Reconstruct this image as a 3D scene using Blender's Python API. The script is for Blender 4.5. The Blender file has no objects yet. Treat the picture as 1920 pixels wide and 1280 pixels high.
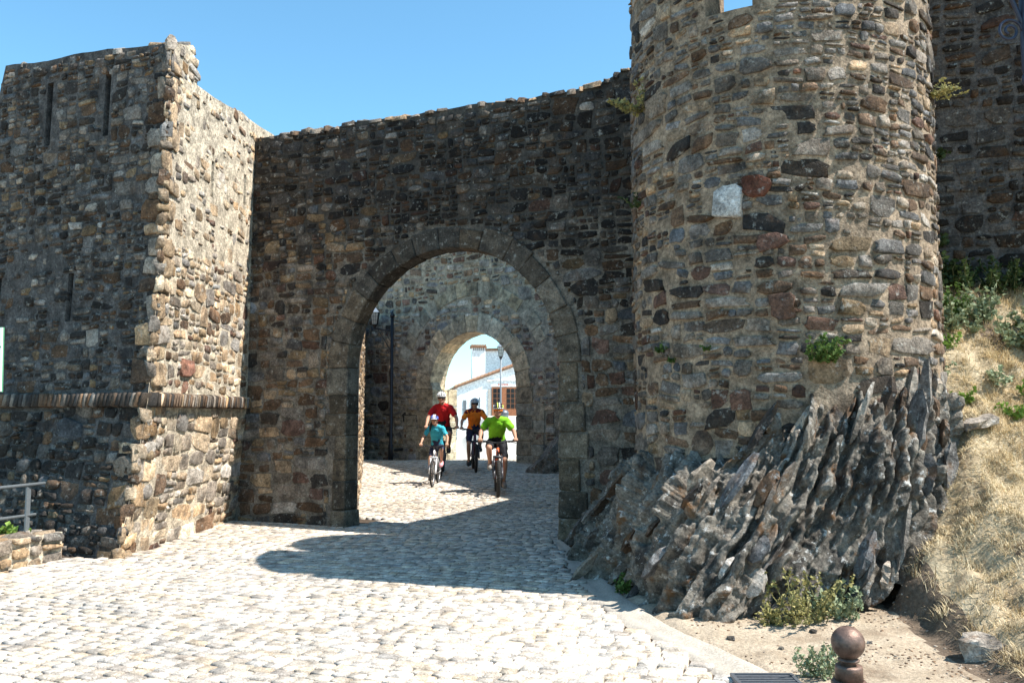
import bpy, bmesh, math, random
import numpy as np
from mathutils import Matrix, Vector

R = math.radians
scene = bpy.context.scene
col = scene.collection

# ------------------------------------------------------------------ camera, sky, sun, exposure
cam_d = bpy.data.cameras.new('camera')
cam = bpy.data.objects.new('camera', cam_d); col.objects.link(cam)
cam.location = (0, 0, 1.56)
cam.rotation_euler = (R(90) + math.atan(136 / 1600), 0, 0)
cam_d.lens = 30.0; cam_d.sensor_width = 36.0
cam_d.clip_start = 0.05; cam_d.clip_end = 2000
scene.camera = cam

SUN_AZ, SUN_EL = 17.0, 56.0            # azimuth: degrees from +X towards -Y
sx, sy = math.cos(R(SUN_AZ)), -math.sin(R(SUN_AZ))
sun_vec = Vector((sx * math.cos(R(SUN_EL)), sy * math.cos(R(SUN_EL)), math.sin(R(SUN_EL))))
world = bpy.data.worlds.new('World'); scene.world = world; world.use_nodes = True
wn = world.node_tree; wn.nodes.clear()
sky = wn.nodes.new('ShaderNodeTexSky'); sky.sky_type = 'NISHITA'; sky.sun_disc = False
sky.sun_elevation = R(SUN_EL)
sky.sun_rotation = math.atan2(sx, sy)
sky.altitude = 700; sky.air_density = 1.0; sky.dust_density = 0.6; sky.ozone_density = 1.0
bg = wn.nodes.new('ShaderNodeBackground'); bg.inputs['Strength'].default_value = 0.13
wo = wn.nodes.new('ShaderNodeOutputWorld')
tint = wn.nodes.new('ShaderNodeMix'); tint.data_type = 'RGBA'; tint.blend_type = 'MULTIPLY'; tint.inputs[0].default_value = 1.0
tint.inputs[7].default_value = (.71, 1.08, 1.08, 1)
wn.links.new(sky.outputs[0], tint.inputs[6]); wn.links.new(tint.outputs[2], bg.inputs[0]); wn.links.new(bg.outputs[0], wo.inputs[0])

sd = bpy.data.lights.new('sun', 'SUN'); sd.energy = 5.0; sd.angle = R(0.5); sd.color = (1.0, 0.955, 0.88)
sun = bpy.data.objects.new('sun', sd); col.objects.link(sun)
sun.rotation_euler = (-sun_vec).to_track_quat('-Z', 'Y').to_euler()
sun.location = (8, -3, 14)

scene.view_settings.view_transform = 'Standard'
scene.view_settings.look = 'None'
scene.view_settings.gamma = 1.0
scene.view_settings.exposure = 1.0
scene.cycles.max_bounces = 6
scene.cycles.diffuse_bounces = 4

rng = random.Random(7)
nrng = np.random.default_rng(7)

# ------------------------------------------------------------------ noise helpers
def _hash(ix, iy, iz, seed):
    h = (ix.astype(np.int64) * 374761393 + iy.astype(np.int64) * 668265263 + iz.astype(np.int64) * 2147483647 + seed * 974711) & 0xFFFFFFFF
    h = ((h ^ (h >> 13)) * 1274126177) & 0xFFFFFFFF
    h = (h ^ (h >> 16)) & 0xFFFFFFFF
    return h / 4294967295.0
def vnoise(x, y, z, seed=0):
    x = np.asarray(x, float); y = np.asarray(y, float) + 0 * x; z = np.asarray(z, float) + 0 * x
    ix, iy, iz = np.floor(x), np.floor(y), np.floor(z)
    fx, fy, fz = x - ix, y - iy, z - iz
    fx, fy, fz = fx * fx * (3 - 2 * fx), fy * fy * (3 - 2 * fy), fz * fz * (3 - 2 * fz)
    r = 0
    for dx in (0, 1):
        for dy in (0, 1):
            for dz in (0, 1):
                w = (fx if dx else 1 - fx) * (fy if dy else 1 - fy) * (fz if dz else 1 - fz)
                r = r + w * _hash(ix + dx, iy + dy, iz + dz, seed)
    return r * 2 - 1
def fbm(x, y, z, seed=0, oct=4):
    r, a, f = 0, 1.0, 1.0
    for o in range(oct):
        r = r + a * vnoise(np.asarray(x) * f, np.asarray(y) * f, np.asarray(z) * f, seed + o); a *= .5; f *= 2.03
    return r
def n1(x, y, seed=0): return float(vnoise(np.array([x]), np.array([y]), np.array([0.3]), seed)[0])

# ------------------------------------------------------------------ materials
def newmat(name):
    m = bpy.data.materials.new(name); m.use_nodes = True
    nt = m.node_tree; nt.nodes.clear()
    out = nt.nodes.new('ShaderNodeOutputMaterial'); b = nt.nodes.new('ShaderNodeBsdfPrincipled')
    nt.links.new(b.outputs[0], out.inputs[0])
    return m, nt, b
def N(nt, t, **kw):
    n = nt.nodes.new(t)
    for k, v in kw.items(): setattr(n, k, v)
    return n
def noise(nt, vec, scale, detail=4, rough=.55):
    n = N(nt, 'ShaderNodeTexNoise'); n.inputs['Scale'].default_value = scale
    n.inputs['Detail'].default_value = detail; n.inputs['Roughness'].default_value = rough
    if vec is not None: nt.links.new(vec, n.inputs['Vector'])
    return n.outputs['Fac']
def ramp(nt, fac, p0, p1, v0=0.0, v1=1.0):
    n = N(nt, 'ShaderNodeMapRange'); n.inputs['From Min'].default_value = p0; n.inputs['From Max'].default_value = p1
    n.inputs['To Min'].default_value = v0; n.inputs['To Max'].default_value = v1
    nt.links.new(fac, n.inputs['Value']); return n.outputs[0]
def math2(nt, op, a, b):
    n = N(nt, 'ShaderNodeMath', operation=op)
    for i, v in enumerate((a, b)):
        if isinstance(v, (int, float)): n.inputs[i].default_value = v
        else: nt.links.new(v, n.inputs[i])
    return n.outputs[0]
def mixc(nt, fac, a, b, mode='MIX'):
    n = N(nt, 'ShaderNodeMix', data_type='RGBA', blend_type=mode)
    for idx, v in ((0, fac), (6, a), (7, b)):
        s = n.inputs[idx]
        if isinstance(v, (int, float)): s.default_value = v
        elif isinstance(v, tuple): s.default_value = (*v, 1)
        else: nt.links.new(v, s)
    return n.outputs[2]
def grey(nt, fac):
    n = N(nt, 'ShaderNodeCombineColor')
    for i in range(3): nt.links.new(fac, n.inputs[i])
    return n.outputs[0]
def bump(nt, b, h, strength, dist):
    n = N(nt, 'ShaderNodeBump'); n.inputs['Strength'].default_value = strength; n.inputs['Distance'].default_value = dist
    nt.links.new(h, n.inputs['Height']); nt.links.new(n.outputs[0], b.inputs['Normal'])

def stone_mat(name, src, lichen=.5, dark=.5, fine=40, bstr=.8, bdist=.02, lcol=(.42, .41, .37), rust=.3):
    """src: 'object' (object colour), 'attr' (colour attribute) or a colour"""
    m, nt, b = newmat(name)
    pos = N(nt, 'ShaderNodeNewGeometry').outputs['Position']
    if src == 'object': base = N(nt, 'ShaderNodeObjectInfo').outputs['Color']
    elif src == 'attr': base = N(nt, 'ShaderNodeAttribute', attribute_name='col').outputs['Color']
    else:
        base = N(nt, 'ShaderNodeRGB'); base.outputs[0].default_value = (*src, 1); base = base.outputs[0]
    a1 = ramp(nt, noise(nt, pos, 7, 6, .65), .3, .7, .42, 1.58)
    a2 = ramp(nt, noise(nt, pos, fine, 6, .75), .3, .7, .32, 1.68)
    c = mixc(nt, 1.0, base, grey(nt, math2(nt, 'MULTIPLY', a1, a2)), 'MULTIPLY')
    r_ = ramp(nt, noise(nt, pos, 5.3, 5, .6), .56, .68, 0, rust)
    c = mixc(nt, r_, c, (.17, .085, .035))
    d = ramp(nt, noise(nt, pos, 3.1, 7, .7), .5, .64, 0, dark)
    c = mixc(nt, d, c, (.022, .021, .022))
    l = ramp(nt, noise(nt, pos, 13, 7, .72), .57, .66, 0, lichen)
    c = mixc(nt, l, c, lcol)
    nt.links.new(c, b.inputs['Base Color']); b.inputs['Roughness'].default_value = .92
    b.inputs['Specular IOR Level'].default_value = .2
    h = math2(nt, 'ADD', noise(nt, pos, fine * .45, 8, .7), math2(nt, 'MULTIPLY', noise(nt, pos, fine * 2.2, 3, .6), .35))
    bump(nt, b, h, bstr, bdist)
    return m
def blacken(m, z0, z1, amount, c_dark=(.03, .029, .028)):
    """black crust of old lichen that has spread down from the wall head in ragged tongues"""
    nt = m.node_tree; b = [n for n in nt.nodes if n.type == 'BSDF_PRINCIPLED'][0]; src = b.inputs['Base Color'].links[0].from_socket
    pos = N(nt, 'ShaderNodeNewGeometry').outputs['Position']; sep = N(nt, 'ShaderNodeSeparateXYZ'); nt.links.new(pos, sep.inputs[0])
    hz_ = ramp(nt, sep.outputs[2], z0, z1, -.22, .22); f = ramp(nt, math2(nt, 'ADD', noise(nt, pos, 1.7, 8, .7), hz_), .48, .62, 0, amount)
    nt.links.new(mixc(nt, f, src, c_dark), b.inputs['Base Color']); return m
def soil_mat(name, c0, c1, scale=6, fine=60, bstr=.6, bdist=.015, c2=None):
    m, nt, b = newmat(name)
    pos = N(nt, 'ShaderNodeNewGeometry').outputs['Position']
    c = mixc(nt, ramp(nt, noise(nt, pos, scale, 7, .65), .32, .68), c0, c1)
    c = mixc(nt, 1.0, c, grey(nt, ramp(nt, noise(nt, pos, fine, 5, .7), .3, .7, .65, 1.35)), 'MULTIPLY')
    if c2: c = mixc(nt, ramp(nt, noise(nt, pos, scale * .35, 6, .7), .52, .66, 0, .85), c, c2)
    nt.links.new(c, b.inputs['Base Color']); b.inputs['Roughness'].default_value = .95
    b.inputs['Specular IOR Level'].default_value = .15
    bump(nt, b, noise(nt, pos, fine * .6, 8, .7), bstr, bdist)
    return m
def plain(name, c, rough=.6, metal=0.0, var=.12, scale=30, spec=.4, bstr=0.0):
    m, nt, b = newmat(name)
    pos = N(nt, 'ShaderNodeTexCoord').outputs['Object']
    f = ramp(nt, noise(nt, pos, scale, 5, .6), .3, .7, 1 - var, 1 + var)
    nt.links.new(mixc(nt, 1.0, c, grey(nt, f), 'MULTIPLY'), b.inputs['Base Color'])
    b.inputs['Roughness'].default_value = rough; b.inputs['Metallic'].default_value = metal
    b.inputs['Specular IOR Level'].default_value = spec
    if bstr: bump(nt, b, noise(nt, pos, scale * 2, 6, .65), bstr, .004)
    return m
def leaf_mat(name, c0, c1, scale=14):
    m, nt, b = newmat(name)
    pos = N(nt, 'ShaderNodeNewGeometry').outputs['Position']
    isl = N(nt, 'ShaderNodeNewGeometry').outputs['Random Per Island']
    c = mixc(nt, isl, c0, c1)
    c = mixc(nt, 1.0, c, grey(nt, ramp(nt, noise(nt, pos, scale, 4, .6), .3, .7, .6, 1.4)), 'MULTIPLY')
    nt.links.new(c, b.inputs['Base Color']); b.inputs['Roughness'].default_value = .65
    b.inputs['Specular IOR Level'].default_value = .25
    tr = N(nt, 'ShaderNodeBsdfTranslucent'); nt.links.new(c, tr.inputs[0])
    mx = N(nt, 'ShaderNodeMixShader'); mx.inputs[0].default_value = .25
    out = [n for n in nt.nodes if n.type == 'OUTPUT_MATERIAL'][0]
    nt.links.new(b.outputs[0], mx.inputs[1]); nt.links.new(tr.outputs[0], mx.inputs[2]); nt.links.new(mx.outputs[0], out.inputs[0])
    return m
def cloth_mat(name, c, c2=None):
    m, nt, b = newmat(name)
    pos = N(nt, 'ShaderNodeTexCoord').outputs['Object']
    f = ramp(nt, noise(nt, pos, 9, 4, .6), .3, .7, .82, 1.15)
    nt.links.new(mixc(nt, 1.0, c, grey(nt, f), 'MULTIPLY'), b.inputs['Base Color'])
    b.inputs['Roughness'].default_value = .85; b.inputs['Specular IOR Level'].default_value = .2
    bump(nt, b, noise(nt, pos, 16, 4, .6), .5, .02)
    return m

M = {}
M['stone_o'] = stone_mat('rubble_stone_piece', 'object', lichen=.6, dark=.6, bstr=1.0, bdist=.028)
M['stone_a'] = stone_mat('rubble_stone_mass', 'attr', lichen=.6, dark=.6, bstr=1.0, bdist=.028)
M['gran_o'] = stone_mat('granite_block', 'object', lichen=.6, dark=.62, fine=50, bstr=1.0, bdist=.022, rust=.15)
M['mortar_grey'] = stone_mat('grey_mortar', (.19, .165, .135), lichen=.35, dark=.55, fine=35, bstr=1.0, bdist=.03, rust=.15)
M['mortar_inner'] = stone_mat('pale_brown_mortar', (.33, .285, .22), lichen=.25, dark=.3, fine=35, bstr=1.0, bdist=.03, rust=.15)  # lightened to hold the courtyard's bounce light
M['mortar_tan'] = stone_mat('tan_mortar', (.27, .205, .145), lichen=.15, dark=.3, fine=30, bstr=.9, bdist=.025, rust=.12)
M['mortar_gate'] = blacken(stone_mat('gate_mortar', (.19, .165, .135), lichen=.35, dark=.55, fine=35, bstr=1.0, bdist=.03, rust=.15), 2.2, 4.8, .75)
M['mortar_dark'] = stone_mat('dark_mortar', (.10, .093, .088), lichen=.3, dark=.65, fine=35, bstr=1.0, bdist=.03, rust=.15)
M['mortar_sunlit'] = stone_mat('pale_sunlit_mortar', (.52, .44, .335), lichen=.25, dark=.25, fine=30, bstr=1.0, bdist=.03, rust=.12)  # pale old mortar, brightened further to carry sunlight in its colour
M['rock'] = stone_mat('schist_rock', (.19, .168, .14), lichen=.95, dark=.8, fine=38, bstr=1.0, bdist=.035, lcol=(.60, .59, .56), rust=.95)
M['rock_o'] = stone_mat('schist_slab', 'object', lichen=.75, dark=.65, fine=45, bstr=1.0, bdist=.025, lcol=(.40, .41, .40), rust=.6)
M['sett_o'] = stone_mat('granite_sett', 'object', lichen=.06, dark=.03, fine=80, bstr=.4, bdist=.005, rust=.03)
M['sett_a'] = stone_mat('granite_sett_mass', 'attr', lichen=.06, dark=.03, fine=80, bstr=.4, bdist=.005, rust=.03)
M['joint'] = soil_mat('sandy_joint', (.05, .036, .027), (.10, .075, .055))
M['dirt'] = soil_mat('pale_dirt', (.36, .285, .205), (.50, .41, .31), 3.5, 45, 1.0, .025, (.24, .175, .12))
M['concrete'] = soil_mat('gutter_concrete', (.34, .30, .25), (.44, .39, .33), 3, 70, .4, .008)
M['earth'] = soil_mat('dark_earth', (.10, .075, .055), (.2, .15, .11), 8, 40, 1.0, .03)
M['straw_soil'] = soil_mat('straw_litter', (.34, .26, .16), (.50, .41, .28), 5, 50, 1.0, .02, (.22, .16, .10))
M['street'] = soil_mat('street_paving', (.40, .37, .33), (.50, .47, .42), 4, 25, .6, .02)
M['white'] = soil_mat('whitewash', (.80, .80, .79), (.84, .84, .82), 1.5, 8, .2, .01)
M['tile'] = soil_mat('clay_tile', (.30, .15, .09), (.42, .26, .17), 5, 20)
M['straw'] = leaf_mat('straw', (.54, .43, .26), (.66, .56, .37), 6)
M['straw_dark'] = leaf_mat('old_straw', (.24, .17, .08), (.38, .28, .15), 6)
M['leaf'] = leaf_mat('green_leaf', (.055, .11, .025), (.10, .16, .035))
M['leaf_grey'] = leaf_mat('grey_green_leaf', (.20, .25, .14), (.31, .35, .22))
M['leaf_dark'] = leaf_mat('dark_leaf', (.035, .06, .02), (.06, .09, .03))
M['leaf_yellow'] = leaf_mat('yellow_green_leaf', (.22, .21, .07), (.36, .31, .13))
M['leaf_bright'] = leaf_mat('bright_leaf', (.13, .24, .04), (.22, .32, .06))
M['stalk'] = plain('stalk', (.16, .15, .06), .8)
M['iron'] = plain('black_iron', (.018, .019, .024), .45, .3, .2, 40, .5)
M['iron_blue'] = plain('blue_black_iron', (.022, .028, .055), .42, .2, .2, 40, .5)
M['steel'] = plain('grey_painted_steel', (.17, .19, .205), .5, .3, .1, 30)
M['bollard'] = plain('brown_cast_iron', (.17, .105, .08), .5, .45, .5, 34, .5, .6)
M['grate'] = plain('grate_iron', (.16, .17, .19), .45, .6, .2, 50)
M['lglass'], _nt, _b = newmat('lantern_glass')
_b.inputs['Base Color'].default_value = (.55, .55, .5, 1); _b.inputs['Roughness'].default_value = .35
_b.inputs['Transmission Weight'].default_value = .35
M['lamp_roof'] = plain('lamp_roof_metal', (.30, .33, .36), .35, .5)
M['wood'] = plain('brown_wood', (.30, .115, .05), .55, 0, .3, 12)
M['pane'] = plain('dark_glass', (.02, .022, .025), .08, 0, .1, 4, .6)
M['signwhite'] = plain('sign_panel', (.80, .82, .80), .45, 0, .03)
M['signgreen'] = plain('sign_green', (.10, .30, .17), .5)
M['signred'] = plain('sign_red', (.55, .16, .10), .6)
M['rubber'] = plain('tyre_rubber', (.022, .021, .02), .8, 0, .25, 60)
M['chrome'] = plain('bare_metal', (.55, .55, .56), .3, .85, .08)
M['black'] = plain('black_plastic', (.015, .015, .017), .5, 0, .1)
M['white_paint'] = plain('white_bike_paint', (.72, .72, .74), .3, 0, .05)
M['orange_paint'] = plain('orange_bike_paint', (.72, .12, .03), .3, 0, .05)
M['purple_paint'] = plain('purple_bike_paint', (.20, .06, .18), .35, 0, .05)
M['grey_paint'] = plain('graphite_bike_paint', (.06, .06, .07), .35, 0, .05)
M['skin'] = plain('skin', (.46, .25, .165), .55, 0, .08, 12, .35)
M['lips'] = plain('lips', (.36, .12, .10), .5)
M['eye'] = plain('eye', (.05, .035, .03), .2)
M['hair'] = plain('dark_hair', (.035, .022, .016), .5, 0, .3, 60)
M['shirt_green'] = cloth_mat('lime_jersey', (.20, .52, .025))
M['shirt_red'] = cloth_mat('red_shirt', (.52, .018, .022))
M['shirt_orange'] = cloth_mat('orange_jersey', (1.0, .26, .03))
M['shirt_maroon'] = cloth_mat('maroon_cloth', (.16, .02, .025))
M['shirt_cyan'] = cloth_mat('turquoise_polo', (.045, .36, .47))
M['shorts'] = cloth_mat('black_shorts', (.018, .019, .024))
M['shorts_navy'] = cloth_mat('navy_shorts', (.03, .035, .07))
M['shoe_grey'] = plain('grey_shoe', (.25, .23, .21), .7)
M['shoe_dark'] = plain('dark_shoe', (.04, .04, .04), .7)
M['shoe_pink'] = plain('pink_shoe', (.72, .32, .36), .6)
M['h_white'] = plain('white_shell', (.75, .75, .75), .3)
M['h_black'] = plain('black_shell', (.025, .025, .027), .35)
M['h_blue'] = plain('blue_shell', (.05, .11, .42), .3)
M['h_pale'] = plain('pale_blue_shell', (.55, .65, .75), .3)
M['h_lime'] = plain('lime_shell', (.55, .65, .12), .3)
M['lens'] = plain('orange_lens', (.75, .20, .03), .15, 0, .05)
M['lens_dark'] = plain('dark_lens', (.03, .03, .035), .12, 0, .05)

# ------------------------------------------------------------------ mesh builder
class MB:
    def __init__(s): s.v = []; s.f = []; s.m = []
    def add(s, verts, faces, mat=0):
        o = len(s.v); s.v += [tuple(v) for v in verts]
        for f in faces: s.f.append(tuple(o + i for i in f)); s.m.append(mat)
        return s
    def box(s, c, d, rot=None, mat=0, taper=1.0):
        x, y, z = (k / 2 for k in d)
        pts = [(-x, -y, -z), (x, -y, -z), (x, y, -z), (-x, y, -z), (-x * taper, -y * taper, z), (x * taper, -y * taper, z), (x * taper, y * taper, z), (-x * taper, y * taper, z)]
        rm = rot if rot is not None else Matrix.Identity(3)
        return s.add([Vector(c) + rm @ Vector(p) for p in pts], [(0, 3, 2, 1), (4, 5, 6, 7), (0, 1, 5, 4), (1, 2, 6, 5), (2, 3, 7, 6), (3, 0, 4, 7)], mat)
    def tube(s, pts, r, seg=8, mat=0, closed=False, caps=True):
        pts = [Vector(p) for p in pts]; n = len(pts)
        rs = r if isinstance(r, (list, tuple)) else [r] * n
        o = len(s.v); up = None
        for i, p in enumerate(pts):
            if closed: t = pts[(i + 1) % n] - pts[i - 1]
            else: t = pts[min(i + 1, n - 1)] - pts[max(i - 1, 0)]
            t.normalize()
            if up is None:
                up = Vector((0, 0, 1)) if abs(t.z) < .9 else Vector((1, 0, 0))
            a = t.cross(up)
            if a.length < 1e-4: a = t.orthogonal()
            a.normalize(); b = a.cross(t); up = b.copy() if abs(t.z) > .3 or True else up
            for k in range(seg):
                th = 2 * math.pi * k / seg
                s.v.append(tuple(p + (a * math.cos(th) + b * math.sin(th)) * rs[i]))
        m = n if closed else n - 1
        for i in range(m):
            for k in range(seg):
                a0 = o + i * seg + k; a1 = o + i * seg + (k + 1) % seg
                b0 = o + ((i + 1) % n) * seg + k; b1 = o + ((i + 1) % n) * seg + (k + 1) % seg
                s.f.append((a0, a1, b1, b0)); s.m.append(mat)
        if caps and not closed:
            s.f.append(tuple(o + k for k in reversed(range(seg)))); s.m.append(mat)
            s.f.append(tuple(o + (n - 1) * seg + k for k in range(seg))); s.m.append(mat)
        return s
    def lathe(s, prof, c=(0, 0, 0), seg=24, mat=0, axis='z'):
        o = len(s.v); n = len(prof)
        for (r, h) in prof:
            for k in range(seg):
                t = 2 * math.pi * k / seg; x, y = r * math.cos(t), r * math.sin(t)
                p = (x, y, h) if axis == 'z' else (h, x, y)
                s.v.append((c[0] + p[0], c[1] + p[1], c[2] + p[2]))
        for i in range(n - 1):
            for k in range(seg):
                s.f.append((o + i * seg + k, o + i * seg + (k + 1) % seg, o + (i + 1) * seg + (k + 1) % seg, o + (i + 1) * seg + k)); s.m.append(mat)
        s.f.append(tuple(o + k for k in reversed(range(seg)))); s.m.append(mat)
        s.f.append(tuple(o + (n - 1) * seg + k for k in range(seg))); s.m.append(mat)
        return s
    def ball(s, c, r, seg=12, rings=8, mat=0, fn=None, zmin=-1.01):
        o = len(s.v); rr = r if isinstance(r, (tuple, list)) else (r, r, r)
        rows = []
        for i in range(rings + 1):
            ph = -math.pi / 2 + math.pi * i / rings
            if math.sin(ph) < zmin: continue
            row = []
            for k in range(seg):
                t = 2 * math.pi * k / seg
                d = Vector((math.cos(ph) * math.cos(t), math.cos(ph) * math.sin(t), math.sin(ph)))
                q = fn(d) if fn else d
                row.append(len(s.v)); s.v.append((c[0] + q.x * rr[0], c[1] + q.y * rr[1], c[2] + q.z * rr[2]))
            rows.append(row)
        for a, b in zip(rows, rows[1:]):
            for k in range(seg):
                mt = mat(k, seg) if callable(mat) else mat
                s.f.append((a[k], a[(k + 1) % seg], b[(k + 1) % seg], b[k])); s.m.append(mt)
        return s
    def mesh(s, name, mats, smooth=False):
        me = bpy.data.meshes.new(name); me.from_pydata(s.v, [], s.f)
        for m in (mats if isinstance(mats, (list, tuple)) else [mats]): me.materials.append(m)
        me.polygons.foreach_set('material_index', s.m)
        if smooth: me.polygons.foreach_set('use_smooth', [True] * len(s.f))
        me.update(); return me
    def build(s, name, mats, parent=None, smooth=False):
        return obj(name, s.mesh(name, mats, smooth), parent)

def obj(name, me, parent=None):
    o = bpy.data.objects.new(name, me); col.objects.link(o)
    if parent is not None: o.parent = parent
    return o
def tag(o, label=None, cat=None, group=None, kind=None):
    if label: o['label'] = label
    if cat: o['category'] = cat
    if group: o['group'] = group
    if kind: o['kind'] = kind
    return o
def thing(name, label, cat, loc=(0, 0, 0), rz=0.0, group=None, scale=1.0):
    o = bpy.data.objects.new(name, None); col.objects.link(o)
    o.empty_display_size = .2
    o.location = loc; o.rotation_euler = (0, 0, rz); o.scale = (scale,) * 3
    return tag(o, label, cat, group)
def keep(o, parent):
    """parent a world-space mesh under an un-rotated thing"""
    o.parent = parent
    o.matrix_parent_inverse = Matrix.Translation(-Vector(parent.location))
    return o
def np_mesh(name, V, F, mats, smooth=False, cols=None):
    me = bpy.data.meshes.new(name)
    V = np.asarray(V, np.float32); F = np.asarray(F, np.int32)
    k = F.shape[1]
    me.vertices.add(len(V)); me.vertices.foreach_set('co', V.ravel())
    me.loops.add(F.size); me.loops.foreach_set('vertex_index', F.ravel())
    me.polygons.add(len(F)); me.polygons.foreach_set('loop_start', np.arange(0, F.size, k, dtype=np.int32))
    me.update(calc_edges=True)
    for m in (mats if isinstance(mats, (list, tuple)) else [mats]): me.materials.append(m)
    if smooth: me.polygons.foreach_set('use_smooth', np.ones(len(F), bool))
    if cols is not None:
        at = me.color_attributes.new('col', 'FLOAT_COLOR', 'POINT')
        c4 = np.ones((len(V), 4), np.float32); c4[:, :3] = cols
        at.data.foreach_set('color', c4.ravel())
    return me
def grid_mesh(name, P, mats, smooth=True):
    """P: (a,b,3) grid of points"""
    a, b = P.shape[:2]
    i, j = np.meshgrid(np.arange(a - 1), np.arange(b - 1), indexing='ij')
    q = (i * b + j).ravel()
    F = np.stack([q, q + b, q + b + 1, q + 1], 1)
    return np_mesh(name, P.reshape(-1, 3), F, mats, smooth)

# ------------------------------------------------------------------ rubble stones
def make_stone_template(rg):
    cor = [(-1, -1), (1, -1), (1, 1), (-1, 1)]; pts = []
    cor = [(x * rg.uniform(.70, 1.10), y * rg.uniform(.66, 1.10)) for x, y in cor]
    for i in range(4):
        p, q_, r_ = cor[i - 1], cor[i], cor[(i + 1) % 4]
        if rg.random() < .55:                                  # broken corner
            f, h = rg.uniform(.12, .38), rg.uniform(.12, .38)
            pts += [(q_[0] + (p[0] - q_[0]) * f, q_[1] + (p[1] - q_[1]) * f), (q_[0] + (r_[0] - q_[0]) * h, q_[1] + (r_[1] - q_[1]) * h)]
        else: pts.append(q_)
        mx, my = (q_[0] + r_[0]) / 2, (q_[1] + r_[1]) / 2; k = rg.uniform(.90, 1.07); pts.append((mx * k + rg.uniform(-.1, .1), my * k + rg.uniform(-.04, .04)))
    n = len(pts); V = [(x * 1.04, y * 1.04, -1.6) for x, y in pts] + [(x, y, rg.uniform(.35, .85)) for x, y in pts]
    sl = (rg.uniform(-.3, .3), rg.uniform(-.3, .3)); F = []
    for (x, y) in pts:
        k = rg.uniform(.89, .97); V.append((x * k, y * k, rg.uniform(.80, 1.1) + sl[0] * x + sl[1] * y))
    V.append((rg.uniform(-.45, .45), rg.uniform(-.45, .45), rg.uniform(.7, 1.25)))
    for i in range(n):
        j = (i + 1) % n
        F += [(i, j, n + j), (i, n + j, n + i), (n + i, n + j, 2 * n + j), (n + i, 2 * n + j, 2 * n + i), (2 * n + i, 2 * n + j, 3 * n)]
    return np.array(V), np.array(F)
STONES = [make_stone_template(rng) for _ in range(60)]
def template_mesh(tpls, name, mat, smooth=True):
    return [np_mesh(name, V, F, mat, smooth) for V, F in tpls]
STONE_ME = template_mesh(STONES, 'stone', M['stone_o'], False)
STONE_ME_G = template_mesh(STONES, 'granite_stone', M['gran_o'])

def split_cells(W, H, size, rg, v0=0.0):
    """irregular coursed partition of [0,W]x[v0,v0+H]; size(u,v)->(tw,th)"""
    out = []; st = []
    v = v0                                            # broad beds first so joints do not run the whole height
    while v < v0 + H - .01:
        h = min(rg.uniform(.30, .52), v0 + H - v)
        if v0 + H - v - h < .15: h = v0 + H - v
        st.append((0.0, v, W, v + h)); v += h
    while st:
        a, b, c, d = st.pop(); w, h = c - a, d - b
        tw, th = size((a + c) / 2, (b + d) / 2)
        k = math.exp(max(-.95, min(.55, rg.gauss(-.08, .55)))) * (1 + .25 * n1((a + c) * .45, (b + d) * .6, 55)); tw *= k * rg.uniform(.8, 1.25); th *= k
        rw, rh = w / tw, h / th
        if max(rw, rh) < 1.45: out.append((a, b, c, d)); continue
        f = rg.uniform(.36, .64)
        if rw > rh or w > 1.0: st += [(a, b, a + w * f, d), (a + w * f, b, c, d)]
        else: st += [(a, b, c, b + h * f), (a, b + h * f, c, d)]
    return out

EYE = Vector((0, 0, 1.56))
def lay_stones(parent, items, name='stone', limit=300, meshes=None, mass_mat='stone_a', mass_name='small_stone', tpls=None, tilt=.05, spin=4.5):
    """items: (P, Tu, Tv, Nn, w, h, depth, colour). The largest as objects of their own, the others as one mass."""
    meshes = meshes or STONE_ME; tpls = tpls or STONES
    items = sorted(items, key=lambda it: -(it[4] * it[5]) / max(.5, (it[0] - EYE).length) ** 2)
    inv = Matrix.Translation(-Vector(parent.location)) if parent.type == 'EMPTY' else Matrix.Identity(4)
    VV, FF, CC, off = [], [], [], 0
    for i, (P, Tu, Tv, Nn, w, h, d, c) in enumerate(items):
        k = rng.randrange(len(tpls))
        th = R(rng.gauss(0, spin)) + (math.pi if rng.random() < .5 else 0)
        cu, su = math.cos(th), math.sin(th)
        U = Tu * cu + Tv * su; Vv = Tv * cu - Tu * su
        ta, tb = rng.gauss(0, tilt), rng.gauss(0, tilt)
        Nn2 = (Nn + U * ta + Vv * tb).normalized(); U = (U - Nn2 * U.dot(Nn2)).normalized(); Vv = Nn2.cross(U)
        if i < limit:
            o = bpy.data.objects.new(name, meshes[k]); col.objects.link(o)
            o.parent = parent; o.matrix_parent_inverse = inv
            m = Matrix.Identity(4)
            for r_ in range(3):
                m[r_][0] = U[r_] * w / 2; m[r_][1] = Vv[r_] * h / 2; m[r_][2] = Nn2[r_] * d; m[r_][3] = P[r_]
            o.matrix_basis = m; o.color = (*c, 1)
        else:
            V, F = tpls[k]
            VV.append(np.array(P)[None] + V[:, :1] * np.array(U) * w / 2 + V[:, 1:2] * np.array(Vv) * h / 2 + V[:, 2:3] * np.array(Nn2) * d)
            FF.append(F + off); off += len(V); CC.append(np.tile(c, (len(V), 1)))
    if VV:
        me = np_mesh(mass_name, np.concatenate(VV), np.concatenate(FF), M[mass_mat], False, np.concatenate(CC))
        o = obj(mass_name, me); o.parent = parent; o.matrix_parent_inverse = inv; o['kind'] = 'stuff'
PAL = {'grey': (.175, .163, .148), 'bluegrey': (.135, .138, .142), 'brown': (.125, .088, .062), 'ochre': (.205, .155, .098), 'dark': (.045, .042, .040),
       'red': (.115, .074, .06), 'light': (.33, .31, .28), 'white': (.52, .51, .49), 'tan': (.30, .235, .165), 'sand': (.44, .36, .26)}
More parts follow.
